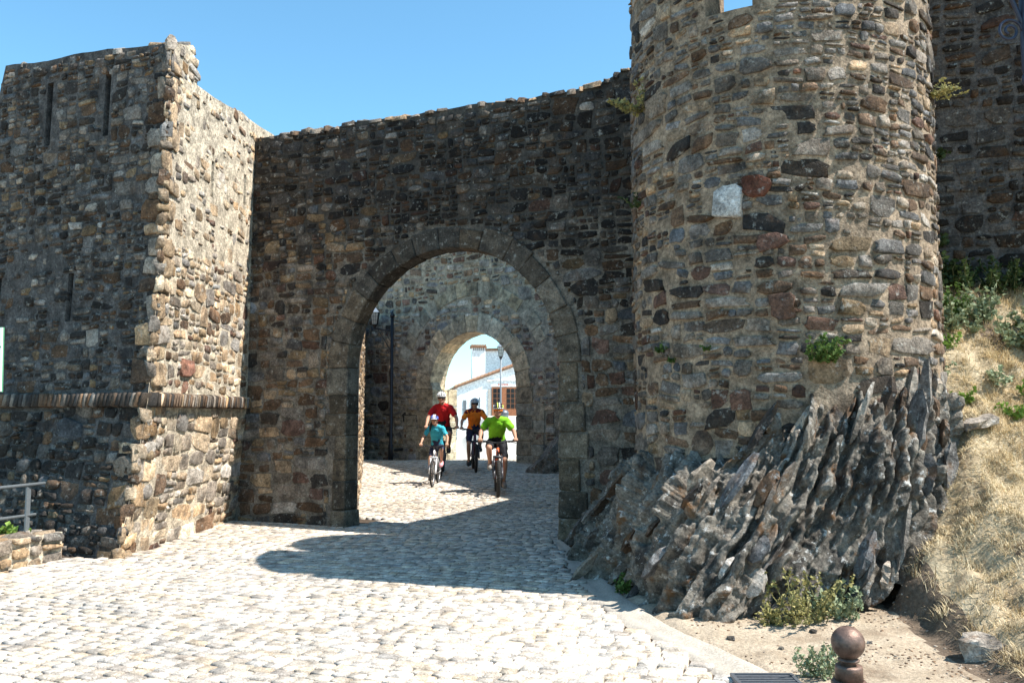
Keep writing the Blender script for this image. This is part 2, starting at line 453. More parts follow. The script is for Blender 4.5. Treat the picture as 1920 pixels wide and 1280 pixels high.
def pick(rg, weights, gain=1.0):
    ks = list(weights); c = PAL[rg.choices(ks, [weights[k] for k in ks])[0]]
    g = gain * math.exp(rg.gauss(0, .22)); t = rg.gauss(0, .05)
    return (c[0] * g * (1.08 + t), c[1] * g * .98, c[2] * g * (.90 - t))

# ------------------------------------------------------------------ ground, road, gutter
E1 = Vector((.92, -.392, 0)).normalized()          # along the gate wall
NB = Vector((-E1.y, E1.x, 0))                      # behind the gate wall
A0 = Vector((-3.93, 12.58, 0))                     # foot of the corner of gate wall and bastion
def smooth01(x): x = min(1, max(0, x)); return x * x * (3 - 2 * x)
def road_z(X, Y):
    X = np.asarray(X, float); Y = np.asarray(Y, float)
    a = np.clip((Y - 13) / 11, 0, 1); z = .2 * a * a * (3 - 2 * a)
    t = np.clip((X * 58 / np.maximum(Y, 20) + 3.6) / 2.0, 0, 1); t = t * t * (3 - 2 * t)
    far = np.clip((Y - 24) / 34, 0, 2)
    z = z + far * (-.35 + t * 1.6)
    return z + .012 * vnoise(X * .8, Y * .8, 0, 5)
g = MB(); S = 700
g.add([(-S, -S, -.9), (S, -S, -.9), (S, S, -.9), (-S, S, -.9)], [(0, 1, 2, 3)])
tag(g.build('ground', M['dirt']), 'dry pale earth stretching around the castle walls', 'ground', kind='structure')

xs = np.linspace(-9, 3.2, 123); ys = np.concatenate([np.linspace(-6, 28, 171), np.linspace(29, 80, 52)])
XX, YY = np.meshgrid(xs, ys, indexing='ij')
XX2 = XX * np.where(YY > 28, 1 + (YY - 28) * .06, 1)
ZZ = road_z(XX2, YY)
road = obj('road', grid_mesh('road', np.stack([XX2, YY, ZZ], 2), M['joint']))
tag(road, 'road of small granite setts running up through both gate arches', 'road', kind='structure')
road.data.materials.append(M['street'])
cen = np.zeros(len(road.data.polygons) * 3, np.float32); road.data.polygons.foreach_get('center', cen)
road.data.polygons.foreach_set('material_index', (cen.reshape(-1, 3)[:, 1] > 25.2).astype(np.int32))

GUT = [(.52, 10.6), (.54, 10.0), (.575, 9.2), (.60, 8.4), (.70, 7.3), (.88, 6.4), (1.14, 5.65), (1.30, 5.05), (1.42, 4.2), (1.5, 3.0), (1.55, 0), (1.55, -5)]
def interp(curve, Y):
    ys_ = [p[1] for p in curve]; xs_ = [p[0] for p in curve]
    o_ = np.argsort(ys_); return np.interp(Y, np.array(ys_)[o_], np.array(xs_)[o_])
def road_left(Y):
    if Y < 8.4: return -9.0
    if Y < 9.35: return -5.0 + (Y - 8.5) * .3
    if Y < 12.5: return -4.15
    return -2.45 - (Y - 12.9) * .166
def road_right(Y):
    if Y < 10.6: return float(interp(GUT, Y)) - .02
    if Y < 13: return .62 + (Y - 10.65) * .3
    return 1.7
def on_road(X, Y):
    if not road_left(Y) < X < road_right(Y): return False
    d = Vector((X, Y, 0)) - A0; s_, t_ = d.dot(E1), d.dot(NB)
    if -.05 < t_ < 1.0 and not 1.80 < s_ < 4.92: return False
    return True
def sett_template(rg):
    b = [(-1, -1), (1, -1), (1, 1), (-1, 1)]
    b = [(x * rg.uniform(.93, 1.02), y * rg.uniform(.93, 1.02)) for x, y in b]
    V = [(x, y, -1) for x, y in b] + [(x * .99, y * .99, .72) for x, y in b] + [(x * .90, y * .88, rg.uniform(.95, 1.06)) for x, y in b]
    F = []
    for i in range(4):
        j = (i + 1) % 4
        F += [(i, j, 4 + j), (i, 4 + j, 4 + i), (4 + i, 4 + j, 8 + j), (4 + i, 8 + j, 8 + i)]
    F += [(8, 9, 10), (8, 10, 11)]
    return np.array(V, float), np.array(F)
SETTS = [sett_template(rng) for _ in range(14)]
SETT_ME = template_mesh(SETTS, 'sett', M['sett_o'], False)
items = []
t = -16.0
while t < 14.5:
    rowh = rng.uniform(.088, .122)
    s_ = -9.0 + rng.uniform(0, .2)
    while s_ < 12:
        w = rng.uniform(.10, .19)
        bow = .10 * math.sin(s_ * .55 + t * .2) + .03 * math.sin(s_ * 2.1 + t)
        p = A0 + E1 * (s_ + w / 2) + NB * (t + rowh / 2 + bow)
        s_ += w
        if p.y < 4.3 or p.y > 25.2 or abs(p.x) > .68 * p.y + .5 or not on_road(p.x, p.y): continue
        g_ = math.exp(rng.gauss(0, .09)) * (1 + .16 * n1(p.x * .7, p.y * .7, 301) + .10 * n1(p.x * 2.3, p.y * 2.3, 302)); tt = rng.gauss(0, .02)
        c = rng.choices([(.45, .41, .36), (.41, .385, .355), (.46, .40, .325), (.36, .33, .30)], [5, 3, 2, 1])[0]
        c = (c[0] * g_ * (1.04 + tt), c[1] * g_ * .985, c[2] * g_ * (.93 - tt))
        z = float(road_z(p.x, p.y))
        sl = .10 * bow
        items.append((Vector((p.x, p.y, z + rng.uniform(-.003, .003))), E1, NB, Vector((0, 0, 1)), w - rng.uniform(.008, .016), rowh - rng.uniform(.010, .018), .032, c))
    t += rowh
class _:  pass
lay_stones(road, items, 'sett', 300, SETT_ME, 'sett_a', 'small_sett', SETTS, .010, 1.5)

# concrete gutter along the foot of the rock
gy = np.linspace(-5, 10.75, 120); prof = [(-.03, .0), (0.0, .026), (.06, .020), (.14, .026), (.20, .045), (.26, .02)]
Pg = np.zeros((120, 6, 3))
for i, Y in enumerate(gy):
    x0 = float(interp(GUT, Y)); sc = 1.0 if Y < 9.3 else max(.25, 1 - (Y - 9.3) * .6)
    for j, (dx, z) in enumerate(prof): Pg[i, j] = (x0 + dx * sc * (1.0 if Y > 6 else 1.1) + .012 * n1(Y * 2, j, 3), Y, z + .01 * n1(Y * 3, j * 2, 4))
tag(obj('gutter', grid_mesh('gutter', Pg, M['concrete'])), 'shallow pale concrete gutter curving along the road edge', 'gutter', kind='structure')

# bank and dirt apron right of the road
BG_Y = [-6, 3, 4.2, 5.0, 5.9, 6.5, 7.1, 7.8, 8.4, 9.0, 9.6, 10.5]; BG_Z = [.05, .08, .12, .18, .40, .66, 1.0, 1.5, 1.95, 2.5, 2.85, 3.1]
FOOT = [(2.72, -6), (2.72, 3), (2.74, 4.4), (2.82, 5.4), (2.95, 6.5), (3.05, 7.0), (3.2, 7.6), (3.3, 10)]
def bank_z(X, Y):
    X = np.asarray(X, float); Y = np.asarray(Y, float)
    f = interp(FOOT, Y) + .09 * vnoise(Y * 2.3, X * 0, 0, 11) + .05 * vnoise(Y * 6.1, X * 0, 0, 12)
    gz = np.interp(Y, BG_Y, BG_Z) + .16
    d = X - f
    step = np.clip((d + .07) / .16, 0, 1); step = step * step * (3 - 2 * step)
    ap = .02 + .05 * np.clip((X - 1.3) / 1.5, 0, 1) + .03 * np.clip(Y - 6, 0, 2)
    z = ap * (1 - step) + step * np.maximum(gz * np.clip(.30 + d * 1.0, 0, 1.08), ap + .07)
    rough = .07 * fbm(X * 2.2, Y * 2.2, 0, 21, 5) * (.2 + step) + .022 * vnoise(X * 9, Y * 9, 0, 23) * (.3 + step)
    e = np.clip((X - (np.vectorize(lambda y: float(interp(GUT, y)))(Y) + .14)) / .2, 0, 1)
    return z * e + rough * e - .03 * (1 - e)
bx = np.concatenate([np.linspace(.6, 5.5, 160), np.linspace(5.6, 14, 40)]); by = np.linspace(-5, 9.9, 260)
BX, BY = np.meshgrid(bx, by, indexing='ij')
GX = np.array([float(interp(GUT, y)) for y in by])[None, :]
BXs = np.maximum(BX, GX + .08 + 0 * BX)
BZ = bank_z(BXs, BY)
bank = obj('bank', grid_mesh('bank', np.stack([BXs, BY, BZ], 2), [M['dirt'], M['earth'], M['straw_soil']]))
tag(bank, 'dusty apron rising into a steep dry grass bank below the wall', 'bank', kind='structure')
cen = np.zeros(len(bank.data.polygons) * 3, np.float32); bank.data.polygons.foreach_get('center', cen); cen = cen.reshape(-1, 3)
nor = np.zeros(len(bank.data.polygons) * 3, np.float32); bank.data.polygons.foreach_get('normal', nor); nor = nor.reshape(-1, 3)
fcut = interp(FOOT, cen[:, 1])
bank.data.polygons.foreach_set('material_index', np.where(cen[:, 0] > fcut + .1, 2, 0) * 0 + np.where(((np.abs(cen[:, 0] - fcut) < .13) & (cen[:, 1] > 4) | ((cen[:, 0] > fcut) & (vnoise(cen[:, 0] * 2.5, cen[:, 1] * 2.5, 0, 31) > .62))), 1, np.where(cen[:, 0] > fcut, 2, 0)).astype(np.int32))

# ------------------------------------------------------------------ gate wall with the outer arch
W_LEN, W_TOP, S_MID, HALF, SPR = 7.0, 5.70, 3.35, 1.56, 2.20
RING = .29
def arch_outline(mid, half, spr, n=28, rise=None):
    rise = rise or half
    return [(mid - half * math.cos(math.pi * k / n), spr + rise * math.sin(math.pi * k / n)) for k in range(n + 1)]
def wall_top(s): return W_TOP + .04 * n1(s * 1.3, 1, 41) + .03 * n1(s * 4, 1, 42) + .16 * smooth01((s - 5.4) / .5)
def wpt(s, z, t=0.0, o=A0, e=E1, nb=NB): return o + e * s + nb * t + Vector((0, 0, z))
def extrude_outline(name, out2d, t0, t1, mat, parent, o=A0, e=E1, nb=NB):
    m = MB(); n = len(out2d)
    m.add([wpt(s, z, t0, o, e, nb) for s, z in out2d] + [wpt(s, z, t1, o, e, nb) for s, z in out2d],
          [tuple(range(n)), tuple(reversed(range(n, 2 * n)))] + [(i, n + i, n + (i + 1) % n, (i + 1) % n) for i in range(n)])
    me = m.mesh(name, mat)
    bm = bmesh.new(); bm.from_mesh(me); bmesh.ops.recalc_face_normals(bm, faces=bm.faces); bmesh.ops.triangulate(bm, faces=[f for f in bm.faces if len(f.verts) > 4]); bm.to_mesh(me); bm.free()
    return keep(obj(name, me), parent)
gate = thing('gate_wall', 'dark weathered rubble wall pierced by a big round granite arch', 'wall', tuple(A0))
top_pts = [(W_LEN - W_LEN * k / 40, wall_top(W_LEN - W_LEN * k / 40) - .03) for k in range(41)]
extrude_outline('wall_core', [(-.3, -.5), (S_MID - HALF - .02, -.5)] + arch_outline(S_MID, HALF + .02, SPR) + [(S_MID + HALF + .02, -.5), (W_LEN, -.5)] + top_pts[:-1] + [(-.3, W_TOP)], 0, .30, M['mortar_gate'], gate)
extrude_outline('rear_core', [(.0, -.5), (S_MID - 2.0, -.5)] + arch_outline(S_MID, 2.0, SPR, 28) + [(S_MID + 2.0, -.5), (W_LEN, -.5)] + [(s, z - .02) for s, z in top_pts[:-1]] + [(.0, W_TOP - .02)], .302, .95, M['mortar_dark'], gate)

def voussoir(parent, a0, a1, r0, r1, t0, t1, colr, mid=S_MID, spr=SPR, o=A0, e=E1, nb=NB, ry=1.0, name='voussoir'):
    j = .003
    bm = bmesh.new(); vs = []
    for t_ in (t0, t1):
        for (r_, sgn) in ((r0, 1), (r1, -1)):
            for k in range(3):
                a = a0 + (a1 - a0) * k / 2; a += (j / r_ if k == 0 else (-j / r_ if k == 2 else 0))
                jit = rng.uniform(-.008, .008)
                vs.append(bm.verts.new(wpt(mid - (r_ + jit) * math.cos(a), spr + (r_ + jit) * ry * math.sin(a), t_ + (rng.uniform(-.012, .008) if t_ == t0 else 0), o, e, nb)))
    f = lambda *i: bm.faces.new([vs[k] for k in i])
    f(0, 1, 4, 3); f(1, 2, 5, 4); f(6, 9, 10, 7); f(7, 10, 11, 8)
    f(0, 6, 7, 1); f(1, 7, 8, 2); f(3, 4, 10, 9); f(4, 5, 11, 10); f(0, 3, 9, 6); f(2, 8, 11, 5)
    bmesh.ops.recalc_face_normals(bm, faces=bm.faces)
    bmesh.ops.bevel(bm, geom=[e_ for e_ in bm.edges if e_.calc_face_angle(0) > .6], offset=.012, segments=1, affect='EDGES')
    me = bpy.data.meshes.new(name); bm.to_mesh(me); bm.free(); me.materials.append(M['gran_o'])
    ob = keep(obj(name, me), parent); ob.color = (*colr, 1); return ob
def block(parent, s0, s1, z0, z1, t0, t1, colr, o=A0, e=E1, nb=NB, name='block', mat='gran_o', jit=.012, bev=.014):
    bm = bmesh.new(); vs = []
    for t_ in (t0, t1):
        for s_, z_ in ((s0, z0), (s1, z0), (s1, z1), (s0, z1)):
            vs.append(bm.verts.new(wpt(s_ + rng.uniform(-jit, jit), z_ + rng.uniform(-jit, jit) * .6, t_ + rng.uniform(-jit, jit), o, e, nb)))
    for q in ((0, 1, 2, 3), (7, 6, 5, 4), (0, 4, 5, 1), (1, 5, 6, 2), (2, 6, 7, 3), (3, 7, 4, 0)): bm.faces.new([vs[k] for k in q])
    bmesh.ops.recalc_face_normals(bm, faces=bm.faces)
    bmesh.ops.bevel(bm, geom=list(bm.edges), offset=bev, segments=1, affect='EDGES')
    me = bpy.data.meshes.new(name); bm.to_mesh(me); bm.free(); me.materials.append(M[mat])
    ob = keep(obj(name, me), parent); ob.color = (*colr, 1); return ob
def gcol(base=(.15, .135, .11), sd=.18):
    g_ = math.exp(rng.gauss(0, sd)); t_ = rng.gauss(0, .04); return (base[0] * g_ * (1.06 + t_), base[1] * g_, base[2] * g_ * (.92 - t_))
NV = 15; cuts = [0] + [(k + rng.uniform(-.12, .12)) / NV * math.pi for k in range(1, NV)] + [math.pi]
for k in range(NV): voussoir(gate, cuts[k], cuts[k + 1], HALF, HALF + RING + rng.uniform(-.03, .04), -.03, .285, gcol((.082, .075, .066) if 2 < k < 12 else (.12, .106, .088), .26))
for side in (-1, 1):
    z = -.1; first = True
    while z < SPR - .01:
        h = rng.uniform(.26, .40); h = h if SPR - z - h > .2 else SPR - z
        wid = RING + rng.uniform(-.12, .10)
        a, b = (S_MID - HALF - wid, S_MID - HALF) if side < 0 else (S_MID + HALF, S_MID + HALF + wid)
        if first and side < 0: a, b = a - .02, b + .05
        block(gate, a, b, z + .006, z + h - .006, -.03 - (.05 if first else 0), .285, gcol((.19, .17, .135) if first else (.13, .113, .09), .28))
        z += h; first = False
def gate_size(u, v):
    if v > 3.6: return .19, .10
    if v > 2.6: return .25, .13
    return .29, .15
def in_arch(s, z, grow):
    r_ = HALF + RING + grow
    if abs(s - S_MID) < r_ and z < SPR: return True
    return z >= SPR and math.hypot(s - S_MID, z - SPR) < r_
rg = random.Random(11); items = []
for (a, b, c, d) in split_cells(W_LEN + .2, 6.0, gate_size, rg, -.1):
    st = [(a - .1, b, c - .1, d)]
    while st:
        a, b, c, d = st.pop(); cs = [in_arch(s, z, -.02) for s in (a, c, (a + c) / 2) for z in (b, d, (b + d) / 2)]
        if all(cs): continue
        if any(cs):
            if max(c - a, d - b) > .10:
                if c - a > d - b: st += [(a, b, (a + c) / 2, d), ((a + c) / 2, b, c, d)]
                else: st += [(a, b, c, (b + d) / 2), (a, (b + d) / 2, c, d)]
            continue
        us, vz = (a + c) / 2, (b + d) / 2
        if vz > wall_top(us) - .08 or us > 6.6 or us < -.02: continue
        us += .05 * n1(us * 1.2, vz * 1.2, 51); vz += .07 * n1(us * .9, vz * 1.1, 52)
        if in_arch(us, vz, -.02 + min(c - a, d - b) * .4): continue
        stain = max(0, min(1, (vz - 2.7 + .5 * n1(us * .8, vz * .5, 53) + .25 * (us - 3)) / 1.4))
        wl = {'grey': 3, 'bluegrey': 1.5, 'brown': 4, 'ochre': 1.8, 'dark': 2.6, 'red': 1.5, 'tan': 1.6, 'light': .5}
        wu = {'grey': 3, 'bluegrey': 2, 'brown': 2, 'ochre': .5, 'dark': 5, 'red': .5, 'light': .5}
        w_ = wu if rg.random() < stain else wl
        if vz > 5.0 and rg.random() < .10: w_ = {'white': 1, 'light': 1, 'tan': 1}
        cc = pick(rg, w_, 1 - .6 * stain)
        gap = rg.uniform(.004, .022)
        items.append((wpt(us, vz, -.004), E1, Vector((0, 0, 1)), -NB, max(.03, c - a - gap), max(.025, d - b - gap), rg.uniform(.004, .022), cc))
s_ = .0
while s_ < 6.4:                                       # rough coping
    w = rg.uniform(.09, .26); z = wall_top(s_ + w / 2)
    for t_ in (.13, .45, .8):
        items.append((wpt(s_ + w / 2, z - .035 + rg.uniform(-.008, .008), t_), E1, NB, Vector((0, 0, 1)), w * 1.05, rg.uniform(.3, .36), rg.uniform(.012, .034), pick(rg, {'grey': 3, 'brown': 2, 'tan': 2, 'dark': 2}, .95)))
    s_ += w
lay_stones(gate, items, 'stone', 300)

# ------------------------------------------------------------------ round tower
TC = Vector((2.63, 8.32, 0)); TR = 1.41; T_SILL, T_TOP = 5.06, 6.2
tower = thing('round_tower', 'round rubble tower with tan mortar standing on jagged rock', 'tower', tuple(TC))
def tpt(phi, z, r=TR): return TC + Vector((math.cos(phi) * r, math.sin(phi) * r, z))
m = MB(); SEG = 72
m.lathe([(TR, -.2), (TR, 4.2), (TR - .0, T_SILL - .02), (TR - .38, T_SILL - .02), (TR - .38, T_SILL - .4)], tuple(TC), SEG)
keep(m.build('tower_core', M['mortar_tan'], smooth=False), tower)
GAPS = [(-131, -114), (158, 170), (74, 110), (15, 26)]
def merlon(a0, a1):
    n = max(2, int((a1 - a0) / 5)); m = MB(); V = []; F = []
    for k in range(n + 1):
        a = R(a0 + (a1 - a0) * k / n); zt = T_TOP + .04 * n1(k * 1.7, a0, 61)
        V += [tpt(a, T_SILL - .06, TR), tpt(a, zt, TR), tpt(a, zt, TR - .36), tpt(a, T_SILL - .06, TR - .36)]
    for k in range(n):
        i, j = 4 * k, 4 * k + 4
        F += [(i, j, j + 1, i + 1), (i + 1, j + 1, j + 2, i + 2), (i + 2, j + 2, j + 3, i + 3), (i + 3, j + 3, j, i)]
    F += [(0, 1, 2, 3), (4 * n + 3, 4 * n + 2, 4 * n + 1, 4 * n)]
    m.add(V, F); return keep(m.build('merlon', M['mortar_tan']), tower)
merlon(-114, 15); merlon(26, 74); merlon(110, 158); merlon(170, 360 - 131)
m = MB(); m.lathe([(.8, 4.4), (.8, 8.2), (.75, 8.25)], (3.45, 8.73, 0), 28); keep(m.build('shadow_turret', M['mortar_tan']), tower)  # unseen plain cylinder, added to lengthen the tower's shadow on the road
rg = random.Random(12); items = []
PH0 = R(-235)
def tsize(u, v): return (.215, .105) if v < 3.2 else (.19, .09)
for (a, b, c, d) in split_cells(TR * R(255), T_TOP - .75, tsize, rg, .75):
    us, vz = (a + c) / 2, (b + d) / 2
    us += .05 * n1(us * 1.3, vz * 1.3, 62); vz += .08 * n1(us * .8, vz, 63)
    ph = PH0 + us / TR; deg = math.degrees(ph) % 360
    w = c - a
    if vz + (d - b) / 2 > T_SILL:
        half = math.degrees(w / 2 / TR)
        if any((g0 - half) < (dg if dg < 180 else dg) < (g1 + half) for g0, g1 in GAPS for dg in (deg, deg - 360)): continue
    if vz > T_TOP - .05: continue
    skip = .10 if vz < 3.4 else .04
    if rg.random() < skip: continue
    P = tpt(ph, vz, TR - .004); Nn = Vector((math.cos(ph), math.sin(ph), 0)); Tu = Vector((-math.sin(ph), math.cos(ph), 0))
    wl = {'grey': 4, 'bluegrey': 2.6, 'brown': 3.0, 'dark': 1.5, 'red': 1.5, 'tan': 1.6, 'light': .9, 'ochre': .6}
    wu = {'grey': 5, 'bluegrey': 2.5, 'brown': 1.6, 'dark': 1.5, 'red': .5, 'tan': 1, 'light': 1}
    up = max(0, min(1, (vz - 2.6) / 1.6))
    cc = pick(rg, wu if rg.random() < up else wl, 1.0)
    gap = rg.uniform(.004, .036)
    items.append((P, Tu, Vector((0, 0, 1)), Nn, max(.03, w - gap), max(.022, d - b - gap * .8), rg.uniform(.006, .03), cc))
for (px_, z_, w_, h_, cc) in ((-123.9, 3.38, .30, .27, PAL['white']), (-109.1, 3.0, .27, .15, (.17, .09, .065)), (-107, 2.45, .24, .22, (.15, .085, .06)), (-114, 3.46, .26, .2, (.14, .055, .035))):
    ph = R(px_); items.append((tpt(ph, z_, TR + .012), Vector((-math.sin(ph), math.cos(ph), 0)), Vector((0, 0, 1)), Vector((math.cos(ph), math.sin(ph), 0)), w_, h_, .03, cc))
for k in range(60):
    ph = PH0 + R(255) * k / 60; deg = math.degrees(ph) % 360
    if any(g0 - 2 < dg < g1 + 2 for g0, g1 in GAPS for dg in (deg, deg - 360)): continue
    items.append((tpt(ph, T_TOP - .02, TR - .17), Vector((-math.sin(ph), math.cos(ph), 0)), Vector((-math.cos(ph), -math.sin(ph), 0)), Vector((0, 0, 1)), rg.uniform(.1, .16), .34, .06, pick(rg, {'grey': 2, 'light': 1, 'brown': 1})))
lay_stones(tower, items, 'stone', 300)

# ------------------------------------------------------------------ square bastion at the other side of the gate
bast = thing('bastion', 'square rubble bastion with arrow slits and a brick string course', 'bastion', (-4.2, 9.3, 0))
BU = Vector((-.92, .392, 0)).normalized()             # along the shaded front, away from the corner
LV = [(-.6, (-4.28, 9.20)), (0.0, (-4.22, 9.28)), (.9, (-4.12, 9.42)), (1.72, (-4.05, 9.52)), (3.0, (-4.0, 9.58)), (6.3, (-3.96, 9.62))]
def corner(z):
    zs = [l[0] for l in LV]; return Vector((np.interp(z, zs, [l[1][0] for l in LV]), np.interp(z, zs, [l[1][1] for l in LV]), z))
BACK = Vector((-3.84, 13.5, 0))
def fpt(u, z, out=0.0): return corner(z) + BU * u + Vector((-.392, -.92, 0)) * out
def rpt(u, z, out=0.0):
    c_ = corner(z); b_ = Vector((BACK.x - .1 * (z < 1.7) * (1.7 - z), BACK.y, z)); d_ = (b_ - c_).normalized()
    return c_ + d_ * u + Vector((d_.y, -d_.x, 0)) * out
def f_top(u): return 5.86 + .075 * u + .03 * n1(u * 2, 0, 71) + .02 * n1(u * 6, 0, 72) if u < 2.88 else 5.25
def r_top(u):
    if u < .74: return 5.87 + .38 * u + .03 * n1(u * 5, 3, 73)
    return 5.66 + .13 * (u - .74) + .03 * n1(u * 3, 3, 74)
SLITS_F = [(1.97, 4.88, 5.68, .05), (.98, 4.88, 5.63, .045), (1.40, 2.66, 3.24, .045), (2.66, 2.77, 3.26, .045)]
SLITS_R = [(1.38, 4.39, 4.87, .045), (2.58, 4.58, 5.03, .045)]
def face_core(name, ptf, L, topf, slits, parent):
    ucuts = sorted(set([-.012, 0.0, L] + [round(L * k / 26, 4) for k in range(27)] + [s[0] + q * s[3] for s in slits for q in (-1, 1)]))
    zl = [-.6, 0, .45, .9, 1.3, 1.72, 2.2] + sorted(set([s[1] for s in slits] + [s[2] for s in slits])) + [3.6, 4.2]
    zl = sorted(set(round(z, 3) for z in zl if z < 5.2)); NT = 8; m = MB()
    def zrow(u): 
        t_ = topf(u); return zl + [5.2 + (t_ - 5.2) * (k) / NT for k in range(NT + 1)]
    # open slits: thin recessed boxes are made by inset quads
    rows = {}
    nz = len(zl) + NT + 1
    for u in ucuts:
        for k, z in enumerate(zrow(u)): rows[(u, k)] = ptf(u, z)
    idx = {}
    for key, p in rows.items(): idx[key] = len(m.v); m.v.append(tuple(p))
    for i in range(len(ucuts) - 1):
        for k in range(nz - 1):
            um = (ucuts[i] + ucuts[i + 1]) / 2; zm = (zrow(um)[k] + zrow(um)[k + 1]) / 2
            hole = any(abs(um - s[0]) < s[3] and s[1] - .01 < zm < s[2] + .01 for s in slits)
            if hole: continue
            m.f.append((idx[(ucuts[i], k)], idx[(ucuts[i + 1], k)], idx[(ucuts[i + 1], k + 1)], idx[(ucuts[i], k + 1)])); m.m.append(0)
    for (u, z0, z1, hw) in slits:                     # deep splayed recess behind each slit
        q = []
        for (du, z) in ((-hw, z0), (hw, z0), (hw, z1), (-hw, z1)): q += [ptf(u + du, z, .0), ptf(u + du * 1.0, z, -.55)]
        m.add(q, [(0, 1, 3, 2), (2, 3, 5, 4), (4, 5, 7, 6), (6, 7, 1, 0), (1, 7, 5, 3)])
    # wall-walk behind the parapet
    q = []; n = 20
    for k in range(n + 1):
        u = L * k / n; ui = max(u, .50); q += [ptf(u, topf(u), -.002), ptf(ui, topf(u), -.42), ptf(ui, 4.6, -.42)]
    m.add(q, [(3 * k, 3 * k + 3, 3 * k + 4, 3 * k + 1) for k in range(n)] + [(3 * k + 1, 3 * k + 4, 3 * k + 5, 3 * k + 2) for k in range(n)])
    return keep(m.build(name, parent[1]), parent[0])
FL, RL = 4.6, 3.9
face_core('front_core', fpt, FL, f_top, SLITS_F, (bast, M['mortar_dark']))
face_core('side_core', rpt, RL, r_top, SLITS_R, (bast, M['mortar_sunlit']))  # dark front and pale side put shade and sun into the colour
m = MB()                                              # closing faces: walk deck, back and far side
c4 = [fpt(.3, 4.6, -.3), fpt(FL, 4.6, -.3), fpt(FL, 4.6, -4.4), rpt(RL, 4.6, -.3)]
m.add(c4, [(0, 1, 2, 3)]); lo = [Vector((p.x, p.y, -.5)) for p in c4]
m.add([c4[1], c4[2], lo[1], lo[2], c4[3], lo[3]], [(0, 1, 3, 2), (1, 4, 5, 3)])
e0, e1 = rpt(RL, 0), rpt(RL, 0, -.42); m.add([(e0.x, e0.y, -.5), (e1.x, e1.y, -.5), (e1.x, e1.y, r_top(RL)), (e0.x, e0.y, r_top(RL))], [(0, 1, 2, 3)])
keep(m.build('back_core', M['mortar_dark']), bast)
rg = random.Random(13); items = []
def near_slit(u, z, slits, w, h): return any(abs(u - s[0]) < s[3] + w / 2 - .01 and s[1] - h / 2 < z < s[2] + h / 2 for s in slits)
def bsize(u, v): return (.18, .10) if v > 3.4 else ((.24, .13) if v > 1.75 else (.30, .16))
for (ptf, L, topf, slits, front, outn) in ((fpt, FL, f_top, SLITS_F, True, None), (rpt, RL, r_top, SLITS_R, False, None)):
    for (a, b, c, d) in split_cells(L, 6.7, (lambda u, v: (.15, .085) if v > 1.75 else (.19, .11)) if front else bsize, rg, -.25):
        us, vz = (a + c) / 2, (b + d) / 2
        us += .05 * n1(us * 1.2, vz, 75); vz += .06 * n1(us, vz * 1.2, 76)
        if vz > topf(us) - .06 or us < .02 or near_slit(us, vz, slits, c - a, d - b): continue
        if 1.62 < vz < 1.86: continue
        if not front:
            pp = rpt(us, vz)
            if (pp - A0).dot(NB) > -.02 and vz < W_TOP: continue
            plaster = vz > 3.55 and n1(us * 1.1, vz * .8, 77) > -.35     # old render still covers part of the face
            if plaster and rg.random() < .62: continue
        else:
            plaster = 2.2 < vz < 3.7 and .8 < us < 2.6 and n1(us * 1.1, vz, 78) > -.3
            if plaster and rg.random() < .6: continue
        p0 = ptf(us, vz); du = (ptf(us + .05, vz) - p0).normalized(); dv = (ptf(us, vz + .05) - p0).normalized()
        nn = dv.cross(du).normalized() if front else du.cross(dv).normalized()
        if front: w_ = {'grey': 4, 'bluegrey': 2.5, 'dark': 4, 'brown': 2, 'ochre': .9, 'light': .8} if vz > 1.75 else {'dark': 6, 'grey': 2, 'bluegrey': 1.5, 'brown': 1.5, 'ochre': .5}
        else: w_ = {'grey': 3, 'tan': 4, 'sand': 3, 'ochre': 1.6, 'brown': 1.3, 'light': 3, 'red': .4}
        if not front: pass
        gap = rg.uniform(.002, .022); rough = 1.7 if vz < 1.7 else 1.0
        items.append((p0 - nn * .004, du, dv, nn, max(.03, c - a - gap), max(.024, d - b - gap), rg.uniform(.006, .026) * rough if front else rg.uniform(.004, .02) * rough, pick(rg, w_, .85 if front else 1.35)))  # gain darkens stones of the shaded front, brightens those of the sunlit side
z = -.15
while z < 5.7:                                        # large quoins at the corner
    h = rg.uniform(.14, .34); lf, lr = rg.uniform(.12, .34), rg.uniform(.12, .38)
    if abs(z + h / 2 - 1.74) > .2:
        p0 = fpt(lf / 2, z + h / 2); items.append((p0, BU, Vector((0, 0, 1)), Vector((-.392, -.92, 0)), lf, h * .9, .035, pick(rg, {'grey': 3, 'tan': 2, 'ochre': 2, 'brown': 1, 'light': 1}, .9)))
        p0 = rpt(lr / 2, z + h / 2); items.append((p0, Vector((0, 1, 0)), Vector((0, 0, 1)), Vector((1, 0, 0)), lr, h * .9, .035, pick(rg, {'sand': 3, 'tan': 2, 'ochre': 2, 'light': 1})))
    z += h
z = -.2; bis = Vector((.608, -.92, 0)).normalized(); bt = Vector((-bis.y, bis.x, 0))
while z < 5.9:
    h = rg.uniform(.10, .24)
    if abs(z + h / 2 - 1.74) > .16: items.append((corner(z + h / 2) - bis * .022, bt, Vector((0, 0, 1)), bis, rg.uniform(.10, .17), h * .98, rg.uniform(.03, .045), pick(rg, {'grey': 3, 'tan': 3, 'ochre': 1, 'brown': 2, 'sand': 1}, 1.0)))
    z += h
p0 = rpt(.93, 2.12, .01); items.append((p0, Vector((0, 1, 0)), Vector((0, 0, 1)), Vector((1, 0, 0)), .42, .22, .03, (.40, .19, .13)))
